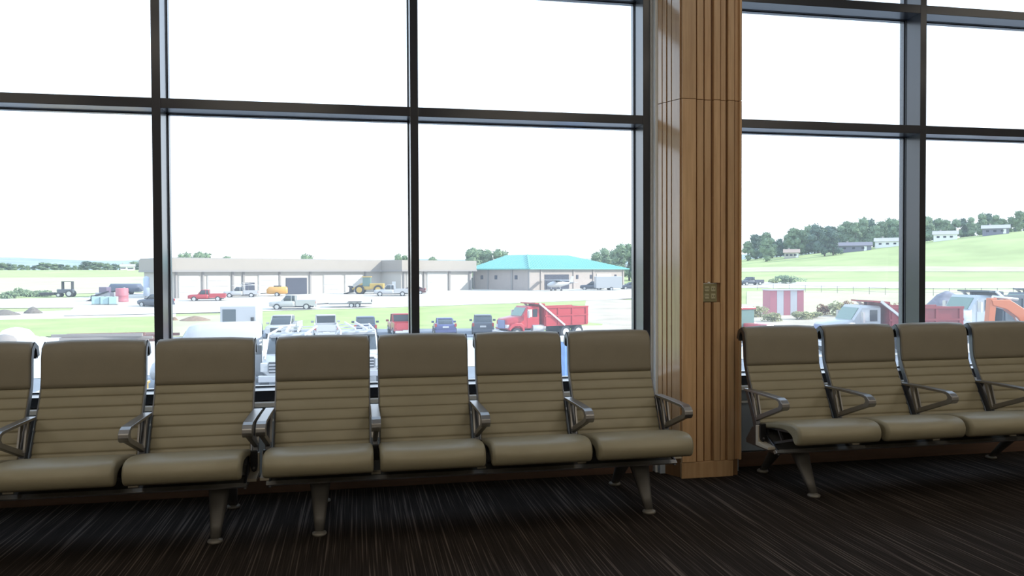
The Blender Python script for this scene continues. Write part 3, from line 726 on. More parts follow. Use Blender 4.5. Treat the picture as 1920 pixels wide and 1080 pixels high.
# heavy work trucks close to the building
def work_truck(loc, rz, label):
    root = empty('work_truck', loc, rz, label, 'truck'); root.scale = (1.07, 1.07, 1.04)
    MB().loft([rring(-.6, 1.05, .75, 1.6, .12), rring(1.0, 1.05, .75, 1.62, .12), rring(1.1, 1.0, .75, 1.60, .15), rring(2.2, .95, .8, 1.50, .2), rring(2.45, .86, .85, 1.35, .2)]).build('body', white_p, root)
    MB().loft([rring(-.55, .86, 1.5, 2.3, .1), rring(.45, .88, 1.5, 2.3, .1), rring(1.05, .92, 1.5, 1.6, .05)]).build('window_glass', vglass, root)
    MB().loft([rring(-.62, .84, 2.28, 2.40, .06), rring(-.1, .88, 2.26, 2.45, .06), rring(.5, .84, 2.28, 2.38, .06)]).build('roof', white_p, root)
    g_ = MB().box(2.38, 2.50, -.62, .62, .95, 1.42).build('grille', under_m, root, bevel=.03)
    for k in range(3): MB().box(2.49, 2.54, -.60, .60, 1.02+k*.13, 1.07+k*.13).build('grille_bar', chrome, g_)
    MB().box(2.35, 2.62, -1.02, 1.02, .58, .86).build('bumper', chrome, root, bevel=.03)
    for s in (-1, 1):
        MB().box(2.25, 2.50, s*.80-.15, s*.80+.15, 1.0, 1.38).build('head_light', lampw, root, bevel=.03)
        MB().box(.85, 1.0, s*1.25-.13, s*1.25+.13, 1.6, 2.0).build('mirror', blackp, root, bevel=.02)
        wheel(root, 1.6, s*.92, .45, .26); wheel(root, -2.2, s*.92, .45, .3)
        MB().box(-3.6, -.75, s*.85-.2, s*.85+.2, .85, 1.7).build('tool_box', white_p, root, bevel=.02)
        rk = MB()
        for x in (-3.4, -.9): rk.bar((x, s*.9, 1.7), (x, s*.8, 2.5), .06, .06, (1, 0, 0))
        rk.bar((-3.6, s*.8, 2.5), (1.4, s*.75, 2.5), .07, .07); rk.bar((1.4, s*.75, 2.5), (2.2, s*.8, 1.5), .06, .06, (1, 0, 0))
        rk.build('rack_side', hubw, root)
    MB().box(-3.7, -.65, -.7, .7, .8, 1.0).build('deck', under_m, root)
    for x in (-3.2, -1.2, .8): MB().box(x-.04, x+.04, -.8, .8, 2.48, 2.54).build('rack_crossbar', hubw, root)
    for y in (-.4, .1): MB().bar((-3.4, y, 2.62), (1.0, y+.3, 2.58), .07, .07).build('conduit', hubw, root)
work_truck(gd(545, 38.5), R(-90-2), 'white work truck with ladder rack facing the window behind the middle seats')
work_truck(gd(668, 39.5), R(-90+3), 'second white work truck, hidden but for its right side beyond the seats')
# big white van
def van(loc, rz, label, Lg=6.5, W=2.3, Hh=2.9):
    root = empty('cargo_van', loc, rz, label, 'van')
    st = [(-Lg/2, W/2-.08, .4, Hh-.12), (-Lg/2+.15, W/2, .35, Hh), (Lg/2-2.2, W/2, .35, Hh), (Lg/2-1.7, W/2, .35, Hh-.12), (Lg/2-.9, W/2-.02, .35, 1.45), (Lg/2-.1, W/2-.12, .4, 1.15), (Lg/2, W/2-.2, .5, .95)]
    MB().loft([rring(x, hw, z0, z1, .28) for x, hw, z0, z1 in st]).build('body', white_p, root)
    MB().prism([(Lg/2-1.62, Hh-.3), (Lg/2-1.58, Hh-.3), (Lg/2-.92, 1.5), (Lg/2-.98, 1.48)], -W/2+.35, W/2-.35, 'y').build('windshield', vglass, root)
    for s in (-1, 1):
        for x in (-Lg/2+1.3, Lg/2-1.1): wheel(root, x, s*(W/2-.14), .38, .25)
        MB().box(Lg/2-1.9, Lg/2-1.2, s*(W/2)-.02, s*(W/2)+.02, 1.5, 2.1).build('side_window', vglass, root)
    MB().box(-Lg/2-.1, -Lg/2+.05, -W/2+.2, W/2-.2, .3, .5).build('rear_bumper', under_m, root)
    for s in (-1, 1): MB().box(-Lg/2-.03, -Lg/2+.02, s*.5-.35, s*.5+.35, 1.6, 2.2).build('rear_window', vglass, root)
van(gd(388, 41), R(180+8), 'large white van with a rounded roof beyond the seat left of centre', 5.0, 2.3, 2.95)
# step truck with big dark side window
bx = empty('step_truck', gp(452, 636), R(-8), 'boxy white step truck with a tall dark side window', 'truck')
MB().box(-1.35, 1.5, -1.05, 1.05, .6, 2.75).build('body', white_p, bx, bevel=.06)
MB().box(-1.15, -.1, -1.08, -1.04, 1.15, 2.5).build('side_window', mat('tinted_side_window', (0.06, 0.08, 0.09), .3), bx)
MB().box(-1.9, -1.3, -.95, .95, .5, 1.35).build('hood', silver_p, bx, bevel=.08)
MB().box(-1.9, 1.6, -.8, .8, .35, .62).build('chassis', under_m, bx)
for x in (-1.3, 1.1):
    for s in (-1, 1): wheel(bx, x, s*.9, .38, .25)
MB().box(1.15, 1.35, -1.35, -1.1, 1.5, 1.85).build('mirror', blackp, bx)

# red dump truck
def dump_truck(loc, rz, paint, bedpaint, label, name='dump_truck', sc=1.0):
    root = empty(name, loc, rz, label, 'truck'); root.scale = (sc, sc, sc)
    hood = MB().loft([rring(3.95, .82, 1.0, 1.75, .15), rring(3.8, .88, .95, 1.85, .15), rring(2.9, .98, .95, 1.98, .12), rring(2.35, 1.05, .95, 2.08, .10)]).build('hood', paint, root)
    MB().box(3.88, 4.02, -.58, .58, 1.0, 1.72).build('grille', mat('blue_grey_grille', (0.15, 0.18, 0.30), .4), hood, bevel=.03)
    MB().box(3.85, 4.25, -1.15, 1.15, .50, .82).build('bumper', chrome, root, bevel=.05)
    for s in (-1, 1):
        MB().box(3.75, 3.98, s*.80-.17, s*.80+.17, 1.05, 1.35).build('head_light', lampw, hood, bevel=.03)
        fd = [(2.35, .8), (2.40, 1.25), (2.65, 1.45), (3.25, 1.48), (3.65, 1.35), (3.9, 1.0), (3.75, .85), (3.6, 1.05), (3.3, 1.22), (2.85, 1.22), (2.6, 1.05), (2.5, .75)]
        MB().prism(fd, s*.75, s*1.2, 'y').build('fender', paint, root, bevel=.03)
    cab = MB().loft([rring(.75, 1.0, .95, 2.85, .14), rring(1.9, 1.02, .95, 2.88, .14), rring(2.0, 1.02, .95, 2.75, .14), rring(2.5, 1.02, .95, 2.02, .12)], smooth=False).build('cab', paint, root)
    MB().prism([(2.03, 2.72), (2.07, 2.74), (2.52, 2.05), (2.48, 2.03)], -.85, .85, 'y').build('windshield', mat('pale_windshield', (0.16, 0.24, 0.20), .25), cab)
    for s in (-1, 1):
        MB().box(.98, 1.42, s*1.025-.02, s*1.025+.02, 1.95, 2.6).build('side_window', vglass, cab); MB().box(1.5, 1.95, s*1.025-.02, s*1.025+.02, 1.95, 2.6).build('side_window', lampw, cab)
        MB().box(.8, 2.0, s*1.03-.015, s*1.03+.015, 1.0, 1.9).build('door', paint, cab, bevel=.02)
        MB().box(2.0, 2.12, s*1.35-.12, s*1.35+.12, 1.9, 2.5).build('mirror', chrome, cab)
        MB().tube([(.2, s*.95, 1.0), (1.5, s*.95, 1.0)], .28, 14).build('fuel_tank', chrome, root)
    MB().tube([(.55, -.9, 1.0), (.55, -.9, 3.0)], .09, 10).build('exhaust_stack', chrome, root)
    MB().box(-4.2, 3.7, -.42, .42, .75, 1.0).build('chassis', under_m, root)
    bd = MB()
    bd.box(-4.3, .35, -1.22, -1.14, 1.25, 2.75).box(-4.3, .35, 1.14, 1.22, 1.25, 2.75).box(-4.3, .35, -1.2, 1.2, 1.10, 1.25).box(.27, .35, -1.2, 1.2, 1.2, 3.05).box(-4.35, -4.27, -1.2, 1.2, 1.2, 2.72)
    bed = bd.build('dump_body', bedpaint, root, bevel=.015)
    MB().prism([(.30, 2.95), (.30, 3.08), (1.3, 3.16), (1.3, 3.06)], -1.2, 1.2, 'y').build('cab_guard', bedpaint, bed)
    for s in (-1, 1):
        for x in (-4.1, -2.6, -1.1, .15): MB().box(x-.08, x+.08, s*1.24-.05, s*1.24+.05, 1.2, 2.75).build('side_rib', bedpaint, bed)
        MB().box(-4.3, .35, s*1.25-.05, s*1.25+.05, 1.95, 2.07).build('side_rail', bedpaint, bed); MB().box(-4.3, .35, s*1.25-.06, s*1.25+.06, 2.65, 2.78).build('top_rail', bedpaint, bed)
    MB().bar((.9, 1.30, 3.1), (-1.7, 1.34, 1.15), .12, .12).bar((.9, -1.30, 3.1), (-1.7, -1.34, 1.15), .12, .12)
    for s in (-1, 1): MB().bar((.9, s*1.30, 3.1), (-1.7, s*1.34, 1.15), .10, .14).build('tarp_arm', hubw, root)
    for s in (-1, 1):
        wheel(root, 3.1, s*1.0, .52, .30, hubw)
        for x in (-1.9, -3.25): wheel(root, x, s*.98, .52, .50, hubw)
        MB().box(-3.9, -1.2, s*.9-.25, s*.9+.25, 1.08, 1.13).build('mudguard', paint, root)
    return root
dump_truck(gp(1013, 634), R(200), red_p, red_p, 'red dump truck with white tarp arm facing left beyond the seats', sc=0.93)
dump_truck(gd(1655, 57), R(176), white_p, P_('deep_red_bed', (0.27, 0.02, 0.03)), 'white-cab dump truck with a long red bed behind the right seats', sc=1.1)
dump_truck(gd(1858, 69), R(182), P_('pale_blue_white_paint', (0.40, 0.44, 0.48)), P_('dark_slate_bed', (0.055, 0.075, 0.10)), 'white dump truck with a dark slate bed left of the orange excavator', sc=1.24)
dump_truck(gd(1950, 84), R(180), grey_p, P_('dark_slate_bed', (0.055, 0.075, 0.10)), 'dark dump truck parked behind the orange excavator arm', sc=1.15)

# excavator
ex = empty('excavator', gd(1990, 50), R(180), 'orange excavator with its boom raised at the right edge', 'excavator')
for s in (-1, 1):
    tr = MB().prism([(-1.9, .15), (-1.6, 0), (1.6, 0), (1.9, .15), (1.95, .5), (1.6, .85), (-1.6, .85), (-1.95, .5)], s*1.0-.28, s*1.0+.28, 'y').build('track', tyre, ex)
    for k in range(5): MB().tube([(-1.4+k*.7, s*1.0+s*.26, .35), (-1.4+k*.7, s*1.0+s*.31, .35)], .22, 12).build('roller', under_m, tr)
MB().box(-1.9, 1.3, -1.2, 1.2, .95, 1.9).build('house', orange_p, ex, bevel=.08)
MB().box(-2.3, -1.6, -1.1, 1.1, 1.0, 2.0).build('counterweight', under_m, ex, bevel=.1)
cb = MB().box(.2, 1.5, .35, 1.25, 1.8, 2.9).build('cab', orange_p, ex, bevel=.08); MB().box(.35, 1.55, .45, 1.29, 2.1, 2.8).build('cab_glass', vglass, cb)
bm_ = MB().prism([(.9, 1.6), (1.2, 1.35), (2.5, 2.9), (3.2, 3.35), (4.0, 3.55), (4.1, 3.85), (3.0, 3.85), (2.1, 3.35)], -.45, -.1, 'y').build('boom', orange_p, ex, bevel=.03)
MB().prism([(3.75, 3.95), (4.15, 3.95), (4.35, 2.0), (4.1, 1.6), (3.95, 2.0)], -.42, -.13, 'y').build('stick', orange_p, ex, bevel=.03)
MB().tube([(1.6, -.27, 1.6), (2.6, -.27, 3.2)], .09, 10).build('cylinder', chrome, bm_)
MB().tube([(2.4, -.27, 3.85), (3.9, -.27, 4.0)], .08, 10).build('cylinder', chrome, bm_)
MB().prism([(3.9, 1.9), (4.4, 1.7), (4.6, 1.1), (4.1, .8), (3.6, 1.0), (3.8, 1.3), (4.1, 1.25), (4.1, 1.5)], -.75, .2, 'y').build('bucket', under_m, ex)

# wheel loader in front of the hangar
wl = empty('wheel_loader', gp(690, 552), R(170), 'yellow wheel loader with black tyres before the hangar', 'loader')
MB().box(-2.8, -.4, -.9, .9, .9, 1.9).build('engine_cover', yellow_p, wl, bevel=.1); MB().box(-.5, 1.5, -.7, .7, .8, 1.4).build('frame', yellow_p, wl, bevel=.05)
cb = MB().box(-.5, .8, -.7, .7, 1.4, 3.0).build('cab', mat('green_tint_glass', (0.12, 0.2, 0.18), .3), wl, bevel=.05); MB().box(-.6, .9, -.8, .8, 2.95, 3.1).build('cab_roof', yellow_p, cb)
for x in (-1.9, 1.3):
    for s in (-1, 1): wheel(wl, x, s*.95, .8, .5, yellow_p)
for s in (-1, 1): MB().bar((.8, s*.55, 1.9), (3.0, s*.55, .7), .14, .25).build('lift_arm', yellow_p, wl)
MB().prism([(2.7, .3), (3.9, .1), (3.95, .2), (3.0, .5), (2.95, 1.2), (3.3, 1.5), (2.8, 1.4), (2.6, .8)], -1.3, 1.3, 'y').build('bucket', under_m, wl)

# orange air compressor
ac = empty('air_compressor', gp(520, 556), R(180), 'orange towable compressor left of the dark hangar doorway', 'compressor')
MB().loft([rring(-1.6, .7, .5, 1.4, .15), rring(-1.4, .8, .45, 1.6, .15), rring(1.2, .8, .45, 1.6, .15), rring(1.6, .7, .5, 1.2, .15)]).build('hood', P_('amber_paint', (0.60, 0.30, 0.05)), ac)
for s in (-1, 1): wheel(ac, 0, s*.8, .35, .2)
MB().bar((1.5, 0, .55), (2.6, 0, .5), .1, .1).build('tow_bar', under_m, ac)
MB().box(-.6, .5, -.5, .5, 1.58, 1.75).build('vent', under_m, ac)

# flatbed trailer behind the white pickup
ft = empty('flatbed_trailer', gp(655, 577), R(178), 'empty white flatbed trailer hitched behind the white pickup', 'trailer')
MB().box(-2.9, 2.6, -1.05, 1.05, .62, .74).build('deck', hubw, ft, bevel=.01); MB().box(-2.9, 2.6, -.6, .6, .5, .62).build('frame', under_m, ft)
for y in (-.5, .5): MB().bar((2.6, y, .6), (4.3, 0, .5), .08, .1).build('tongue', under_m, ft)
for x in (-1.1, -.3):
    for s in (-1, 1): wheel(ft, x, s*1.0, .34, .22)
MB().box(-2.95, -2.85, -1.05, 1.05, .74, 1.05).build('tail_ramp', under_m, ft)
for s in (-1, 1): MB().box(-1.6, .2, s*1.05-.13, s*1.05+.13, .74, .8).build('mudguard', under_m, ft)

# small white aircraft at the green building
ap = empty('small_aircraft', gp(1046, 546), R(200), 'small white aircraft parked in front of the open doorway', 'aircraft')
MB().tube([(-3.4, 0, 1.55), (-2.0, 0, 1.4), (-.4, 0, 1.35), (1.0, 0, 1.3), (1.9, 0, 1.2), (2.5, 0, 1.15)], [.08, .28, .6, .6, .42, .15], 14).build('fuselage', white_p, ap)
MB().loft([rring(-.6, .5, 1.7, 2.0, .1), rring(.3, .52, 1.7, 2.05, .1), rring(.9, .4, 1.6, 1.7, .04)]).build('canopy', vglass, ap)
MB().prism([(-.3, 2.05), (-.1, 2.15), (.7, 2.15), (1.0, 2.07)], -4.6, 4.6, 'y').build('wing', white_p, ap)
MB().prism([(-3.5, 1.6), (-2.6, 1.5), (-3.1, 2.8), (-3.6, 2.8)], -.05, .05, 'y').build('tail_fin', white_p, ap)
MB().box(-3.5, -2.8, -1.5, 1.5, 1.6, 1.66).build('tailplane', white_p, ap)
for x, y in ((1.5, 0), (-.1, 1.0), (-.1, -1.0)):
    MB().tube([(x, y-.08, .2), (x, y+.08, .2)], .2, 12).build('wheel', tyre, ap); MB().bar((x, y, .2), (x, y*.4, 1.0), .08, .08, (1, 0, 0)).build('strut', white_p, ap)
MB().box(2.5, 2.55, -.08, .08, .4, 1.9).build('propeller', under_m, ap)
ct = empty('cargo_trailer', gp(1140, 545), R(175), 'white box trailer by the right end of the green-roofed building', 'trailer')
MB().box(-2.5, 2.5, -1.1, 1.1, .5, 2.7).build('box', white_p, ct, bevel=.05); MB().bar((2.5, 0, .5), (3.6, 0, .5), .1, .1).build('tongue', under_m, ct)
for s in (-1, 1): wheel(ct, -.4, s*1.05, .35, .2)

# red tractor right of the column
rt = empty('utility_tractor', gd(1404, 60), R(-70), 'red tractor with a glass cab just right of the column', 'tractor')
MB().box(-.2, 2.0, -.45, .45, .8, 1.6).build('hood', red_p, rt, bevel=.1); MB().box(-1.6, .1, -.7, .7, .7, 1.3).build('frame', P_('blue_frame_paint', (0.10, 0.10, 0.28)), rt, bevel=.05)
cb = MB().box(-1.4, -.1, -.7, .7, 1.3, 2.6).build('cab', mat('green_tint_glass', (0.12, 0.2, 0.18), .3), rt, bevel=.04); MB().box(-1.5, 0, -.8, .8, 2.58, 2.75).build('cab_roof', red_p, cb, bevel=.04)
for s in (-1, 1):
    wheel(rt, -1.0, s*.95, .75, .4, hubw); wheel(rt, 1.5, s*.8, .45, .3, hubw)
    MB().prism([(-1.8, 1.2), (-1.6, 1.6), (-1.0, 1.75), (-.4, 1.6), (-.2, 1.2), (-.3, 1.2), (-.5, 1.5), (-1.0, 1.65), (-1.5, 1.5), (-1.7, 1.2)], s*.75, s*1.2, 'y').build('fender', red_p, rt)

# striped red and white shed
g0 = gp(1468, 591); D0 = math.hypot(g0.x, g0.y)
ss = empty('striped_shed', g0, R(-8), 'red and white vertically striped equipment shed in the weeds', 'shed')
wd = 60*D0/FPX; hh = 44*D0/FPX
sr = mat('shed_red', (0.45, 0.16, 0.20), .7); sw = mat('shed_white', (0.50, 0.50, 0.53), .7)
for k in range(5): MB().box(-wd/2+wd*k/5+.01, -wd/2+wd*(k+1)/5-.01, -wd*.3, wd*.3, 0, hh).build('striped_panel', sr if k % 2 == 0 else sw, ss)
MB().box(-wd/2-.1, wd/2+.1, -wd*.33, wd*.33, hh, hh+.12).build('roof', sw, ss)

# blue portable toilet
pt_ = empty('portable_toilet', gd(1068, 38), R(12), 'light blue portable toilet seen between two seat backs', 'toilet')
blp = mat('light_blue_plastic', (0.18, 0.33, 0.62), .5, var=.12, vscale=3); 
MB().box(-.58, .58, -.58, .58, .1, 2.05).build('cabin', blp, pt_, bevel=.04)
dr = MB().box(-.42, .42, -.62, -.57, .2, 1.92).build('door', blp, pt_, bevel=.02); MB().box(.28, .36, -.66, -.61, .95, 1.1).build('latch', whitep, dr)
MB().loft([rring(-.62, .62, 2.05, 2.12, .1), rring(-.4, .45, 2.2, 2.28, .1), rring(.4, .45, 2.2, 2.28, .1), rring(.62, .62, 2.05, 2.12, .1)]).build('roof', whitep, pt_)
MB().tube([(.35, .35, 2.1), (.35, .35, 2.55)], .05, 8).build('vent_pipe', blackp, pt_)
MB().box(-.6, .6, -.6, .6, 0, .12).build('skid', under_m, pt_)

# yellow container roof seen above the seats
yc = empty('yellow_container', gd(176, 31), R(2), 'yellow storage container just showing above a seat back on the left', 'container')
bxm = MB().box(-1.5, 1.5, -1.1, 1.1, .15, 1.42).build('box', yellow_p, yc, bevel=.04)
for k in range(7): MB().box(-1.4+k*.45, -1.3+k*.45, -1.16, -1.1, .2, 1.36).build('rib', yellow_p, bxm)
MB().box(-1.55, 1.55, -1.15, 1.15, 1.36, 1.46).build('lid', yellow_p, yc, bevel=.02)
for x in (-1.2, 1.2): MB().box(x-.12, x+.12, -1.0, 1.0, 0, .16).build('skid', under_m, yc)

# stacked pipes and timber on the left
tb = mat('weathered_red_timber', (0.22, 0.10, 0.08), .8, var=.25, vscale=2); tb2 = mat('grey_timber', (0.25, 0.22, 0.20), .8)
gL = gp(205, 640)
for k in range(14):
    col_ = tb if k % 3 else tb2
    lng = 5.6 if k % 2 else 6.6
    row = k//6; i = k % 6
    o = MB().box(-lng/2, lng/2, -.13, .13, 0, .22).build('timber_beam', col_, None, bevel=.01)
    o.location = (gL.x+.7+random.uniform(-1.2, 1.2), gL.y-2.4+i*.85, gL.z+.06+row*.24); o.rotation_euler.z = R(random.uniform(-4, 4))
    tag(o, 'long weathered timber in the low stack beside the left lawn', 'timber', 'timbers stacked beside the left lawn')
for k, (px, py, s_, c_) in enumerate([(30, 636, 1.1, whitep), (56, 643, .7, whitep), (78, 643, .55, whitep), (8, 642, .7, tb2)]):
    m = MB(); p = gp(px, py); rg = []
    for (q, z) in ((1.0, 0), (.95, .35), (.7, .75), (.3, .95), (.02, 1.0)):
        rg.append([(s_*1.3*q*math.cos(a*.449)*(1+.12*noise.noise(Vector((a, z*3, k)))), s_*q*math.sin(a*.449)*(1+.12*noise.noise(Vector((a, z*3, k+5)))), z*.9*s_) for a in range(14)])
    m.loft(rg); o = m.build('covered_pile', c_, None); o.location = p
    tag(o, ['white sheeted pile left of the timber stack, largest', 'white sheeted pile nearest the timber stack', 'low white sheeted pile in front of the timbers', 'small grey heap at the left edge by the lawn'][k], 'pile')
# left yard clutter
def simple(name, px, py, rz, label, cat): return empty(name, gp(px, py), rz, label, cat)
o = simple('flat_trailer', 236, 553, R(170), 'dark covered trailer beyond the red drum in the left yard', 'trailer')
MB().loft([rring(-2.6, .9, .6, 1.4, .2), rring(-2.2, 1.0, .5, 1.9, .25), rring(2.2, 1.0, .5, 1.9, .25), rring(2.7, .8, .6, 1.3, .2)]).build('body', mat('slate_cover', (0.10, 0.12, 0.17), .6), o)
for s in (-1, 1): wheel(o, -.5, s*.95, .4, .25); wheel(o, .5, s*.95, .4, .25)
o = simple('fuel_drum', 229, 567, 0, 'red cylindrical drum standing in the left yard', 'drum')
MB().lathe([(0, 0), (.82, 0), (.84, .3), (.82, .32), (.82, .9), (.84, .92), (.82, 1.0), (.82, 1.95), (.75, 2.0), (0, 2.0)], n=20).build('shell', mat('faded_red_drum', (0.42, 0.13, 0.16), .6), o)
MB().lathe([(0, 2.0), (.15, 2.0), (.15, 2.08), (0, 2.08)], .3, 0, 10).build('cap', hubm, o)
for k, px in enumerate((181, 197, 213)):
    o = simple('plastic_tote', px, 573, R(5), ['pale blue tote, leftmost of three in the left yard', 'pale blue tote, middle of three in the left yard', 'pale blue tote beside the red drum'][k], 'tote')
    MB().box(-.5, .5, -.5, .5, .15, 1.2).build('tank', mat('pale_cyan_plastic', (0.34, 0.48, 0.50), .5), o, bevel=.08)
    MB().box(-.55, .55, -.55, .55, 0, .15).build('pallet', tb2, o); MB().lathe([(0, 1.2), (.12, 1.2), (.12, 1.27), (0, 1.27)], n=10).build('cap', blackp, o)
o = simple('skid_steer', 196, 566, R(160), 'dark skid steer with raised arms behind the pale blue totes', 'loader')
MB().box(-1.3, 1.0, -.6, .6, .5, 1.3).build('body', silver_p, o, bevel=.06); MB().box(-.7, .5, -.5, .5, 1.3, 2.1).build('cage', P_('purple_grey', (0.14, 0.11, 0.17)), o, bevel=.04)
for x in (-.8, .6):
    for s in (-1, 1): wheel(o, x, s*.7, .4, .3)
for s in (-1, 1): MB().bar((-1.2, s*.72, 1.5), (1.5, s*.72, .7), .1, .18).build('lift_arm', under_m, o)
MB().prism([(1.4, .2), (2.3, .1), (2.3, .16), (1.6, .4), (1.55, .9), (1.4, .9)], -.8, .8, 'y').build('bucket', under_m, o)
o = simple('utility_tractor', 124, 557, R(180), 'dark tractor with a roll bar and towed mower in the left field', 'tractor')
MB().box(-1.1, 1.2, -.5, .5, .6, 1.25).build('body', grey_p, o, bevel=.06)
MB().prism([(-1.0, 1.2), (-1.0, 2.5), (.5, 2.5), (.5, 1.2), (.4, 1.2), (.4, 2.4), (-.9, 2.4), (-.9, 1.2)], -.5, .5, 'y').build('roll_bar', under_m, o)
for s in (-1, 1): wheel(o, -.7, s*.75, .55, .3); wheel(o, .9, s*.65, .35, .25)
MB().box(1.6, 3.6, -.8, .8, .3, .75).build('mower_deck', under_m, o, bevel=.1); MB().bar((1.1, 0, .6), (1.8, 0, .6), .1, .1).build('hitch', under_m, o)
# low brush, heaps, gravel
leafm = {}
def leaf_mat(n, c):
    return mat(n, c, rough=0.8, var=0.25, vscale=0.5, spec=0.15)
def shrub_mesh(name, rx, ry, rz, n, seed, size=.3):
    rnd = random.Random(seed); vs = []; fs = []
    lob = [(rnd.uniform(-.55, .55), rnd.uniform(-.55, .55), rnd.uniform(.15, .75), rnd.uniform(.35, .6)) for _ in range(9)]
    for k in range(n):
        a, b_, c_, rr = rnd.choice(lob); th = rnd.uniform(0, 2*PI); ph = math.acos(rnd.uniform(-.5, 1)); q = rr*rnd.uniform(.75, 1.05)
        p = Vector(((a+q*math.sin(ph)*math.cos(th))*rx, (b_+q*math.sin(ph)*math.sin(th))*ry, max(.02, (c_+q*math.cos(ph)*.7))*rz))
        d1 = Vector((rnd.uniform(-1, 1), rnd.uniform(-1, 1), rnd.uniform(-1, 1))).normalized(); d2 = d1.orthogonal().normalized(); s_ = size*rnd.uniform(.6, 1.3)
        i = len(vs); vs += [p-d1*s_, p+d2*s_*.6, p+d1*s_, p-d2*s_*.6]; fs.append((i, i+1, i+2, i+3))
    me = bpy.data.meshes.new(name); me.from_pydata([tuple(v) for v in vs], [], fs); return me
def core_mesh(seed, rx, rz, z0, z1, cone=False):
    rnd = random.Random(seed); bmm = bmesh.new(); bmesh.ops.create_icosphere(bmm, subdivisions=3, radius=1)
    for v in bmm.verts:
        nn = 1+.28*noise.noise(v.co*1.6+Vector((seed, 0, 0)))+.16*noise.noise(v.co*4+Vector((seed, 5, 0)))
        x, y, z = v.co*nn; t = (z+1)/2
        if cone: x *= (1.15-t*.85); y *= (1.15-t*.85)
        v.co = Vector((x*rx, y*rx, z0+(z1-z0)*(z*.5+.5)))
    me = bpy.data.meshes.new('crown'); bmm.to_mesh(me); bmm.free(); me.polygons.foreach_set('use_smooth', [True]*len(me.polygons)); return me
g_dark = leaf_mat('dark_green_foliage', (0.115, 0.165, 0.130)); g_mid = leaf_mat('mid_green_foliage', (0.19, 0.26, 0.16)); g_yel = leaf_mat('yellow_green_foliage', (0.32, 0.37, 0.20)); g_or = leaf_mat('orange_autumn_foliage', (0.43, 0.30, 0.20)); g_blue = leaf_mat('blue_green_foliage', (0.135, 0.195, 0.185))
trunkm = mat('tree_trunk', (0.10, 0.08, 0.065), .9); g_rust = leaf_mat('rust_weeds', (0.33, 0.20, 0.13)); g_weed = leaf_mat('pale_weeds', (0.33, 0.33, 0.17))
# tree prototypes: crown (leafy lobes) on a tapered trunk, 1 unit tall
def crown_leafy(seed, cone):
    rnd = random.Random(seed); vs = []; fs = []
    lob = []
    for k in range(16):
        t = rnd.uniform(.0, 1); w_ = (1.05-t*.8 if cone else math.sin(PI*(.24+.66*t)))*.30
        a = rnd.uniform(0, 2*PI); q = w_*rnd.uniform(.1, .8)
        lob.append((q*math.cos(a), q*math.sin(a), .17+.69*t, (.10 if cone else .14)*rnd.uniform(.8, 1.25)))
    for k in range(1300):
        a, b_, c_, rr = rnd.choice(lob); d = Vector((rnd.gauss(0, 1), rnd.gauss(0, 1), rnd.gauss(0, 1))).normalized(); p = Vector((a, b_, c_))+d*rr*rnd.uniform(.7, 1.1)
        d1 = Vector((rnd.uniform(-1, 1), rnd.uniform(-1, 1), rnd.uniform(-1, 1))).normalized(); d2 = d1.orthogonal().normalized(); s_ = .030*rnd.uniform(.6, 1.3)
        i = len(vs); vs += [p-d1*s_, p+d2*s_*.7, p+d1*s_, p-d2*s_*.7]; fs.append((i, i+1, i+2, i+3))
    for (a, b_, c_, rr) in lob:
        bmm = bmesh.new(); bmesh.ops.create_icosphere(bmm, subdivisions=1, radius=rr*.85); i = len(vs)
        vs += [v.co+Vector((a, b_, c_)) for v in bmm.verts]; fs += [tuple(v.index+i for v in f.verts) for f in bmm.faces]; bmm.free()
    me = bpy.data.meshes.new('crown'); me.from_pydata([tuple(v) for v in vs], [], fs); return me
CR = {}
for cone in (0, 1):
    for sd in range(3):
        for nm, mm_ in (('d', g_dark), ('m', g_mid), ('y', g_yel), ('o', g_or), ('b', g_blue)):
            if ('m%d%d' % (cone, sd)) not in CR: CR['m%d%d' % (cone, sd)] = crown_leafy(sd*7+cone*31+1, cone)
            me = CR['m%d%d' % (cone, sd)].copy(); me.materials.append(mm_); CR['%s%d%d' % (nm, cone, sd)] = me
tm = MB(); tm.tube([(0, 0, -.08), (0, 0, .2), (.01, 0, .45), (0, .01, .7)], [.03, .022, .015, .006], 8)
trunk_o = tm.build('trunk', trunkm); trunk_me = trunk_o.data; bpy.data.objects.remove(trunk_o)
rt_ = random.Random(5)
def tree(p, hgt, nm, cone, label, group, wid=1.0):
    root = empty('tree', (p.x, p.y, p.z-.2), rt_.uniform(0, 6.28), label, 'tree', group); root.scale = (hgt*wid, hgt*wid, hgt)
    c = bpy.data.objects.new('crown', CR['%s%d%d' % (nm, cone, rt_.randrange(3))]); C.objects.link(c); c.parent = root
    t_ = bpy.data.objects.new('trunk', trunk_me); C.objects.link(t_); t_.parent = root
def tree_px(px, d, ytop, nm, cone, label, group, wid=1.0):
    p = gd(px, d); yb = proj(p)[1]; hgt = max(3, (yb-ytop)*d/FPX); tree(p, hgt, nm, cone, label, group, wid)
LG = {'d': 'dark green', 'm': 'mid green', 'y': 'yellow-green', 'o': 'orange autumn', 'b': 'blue-green'}
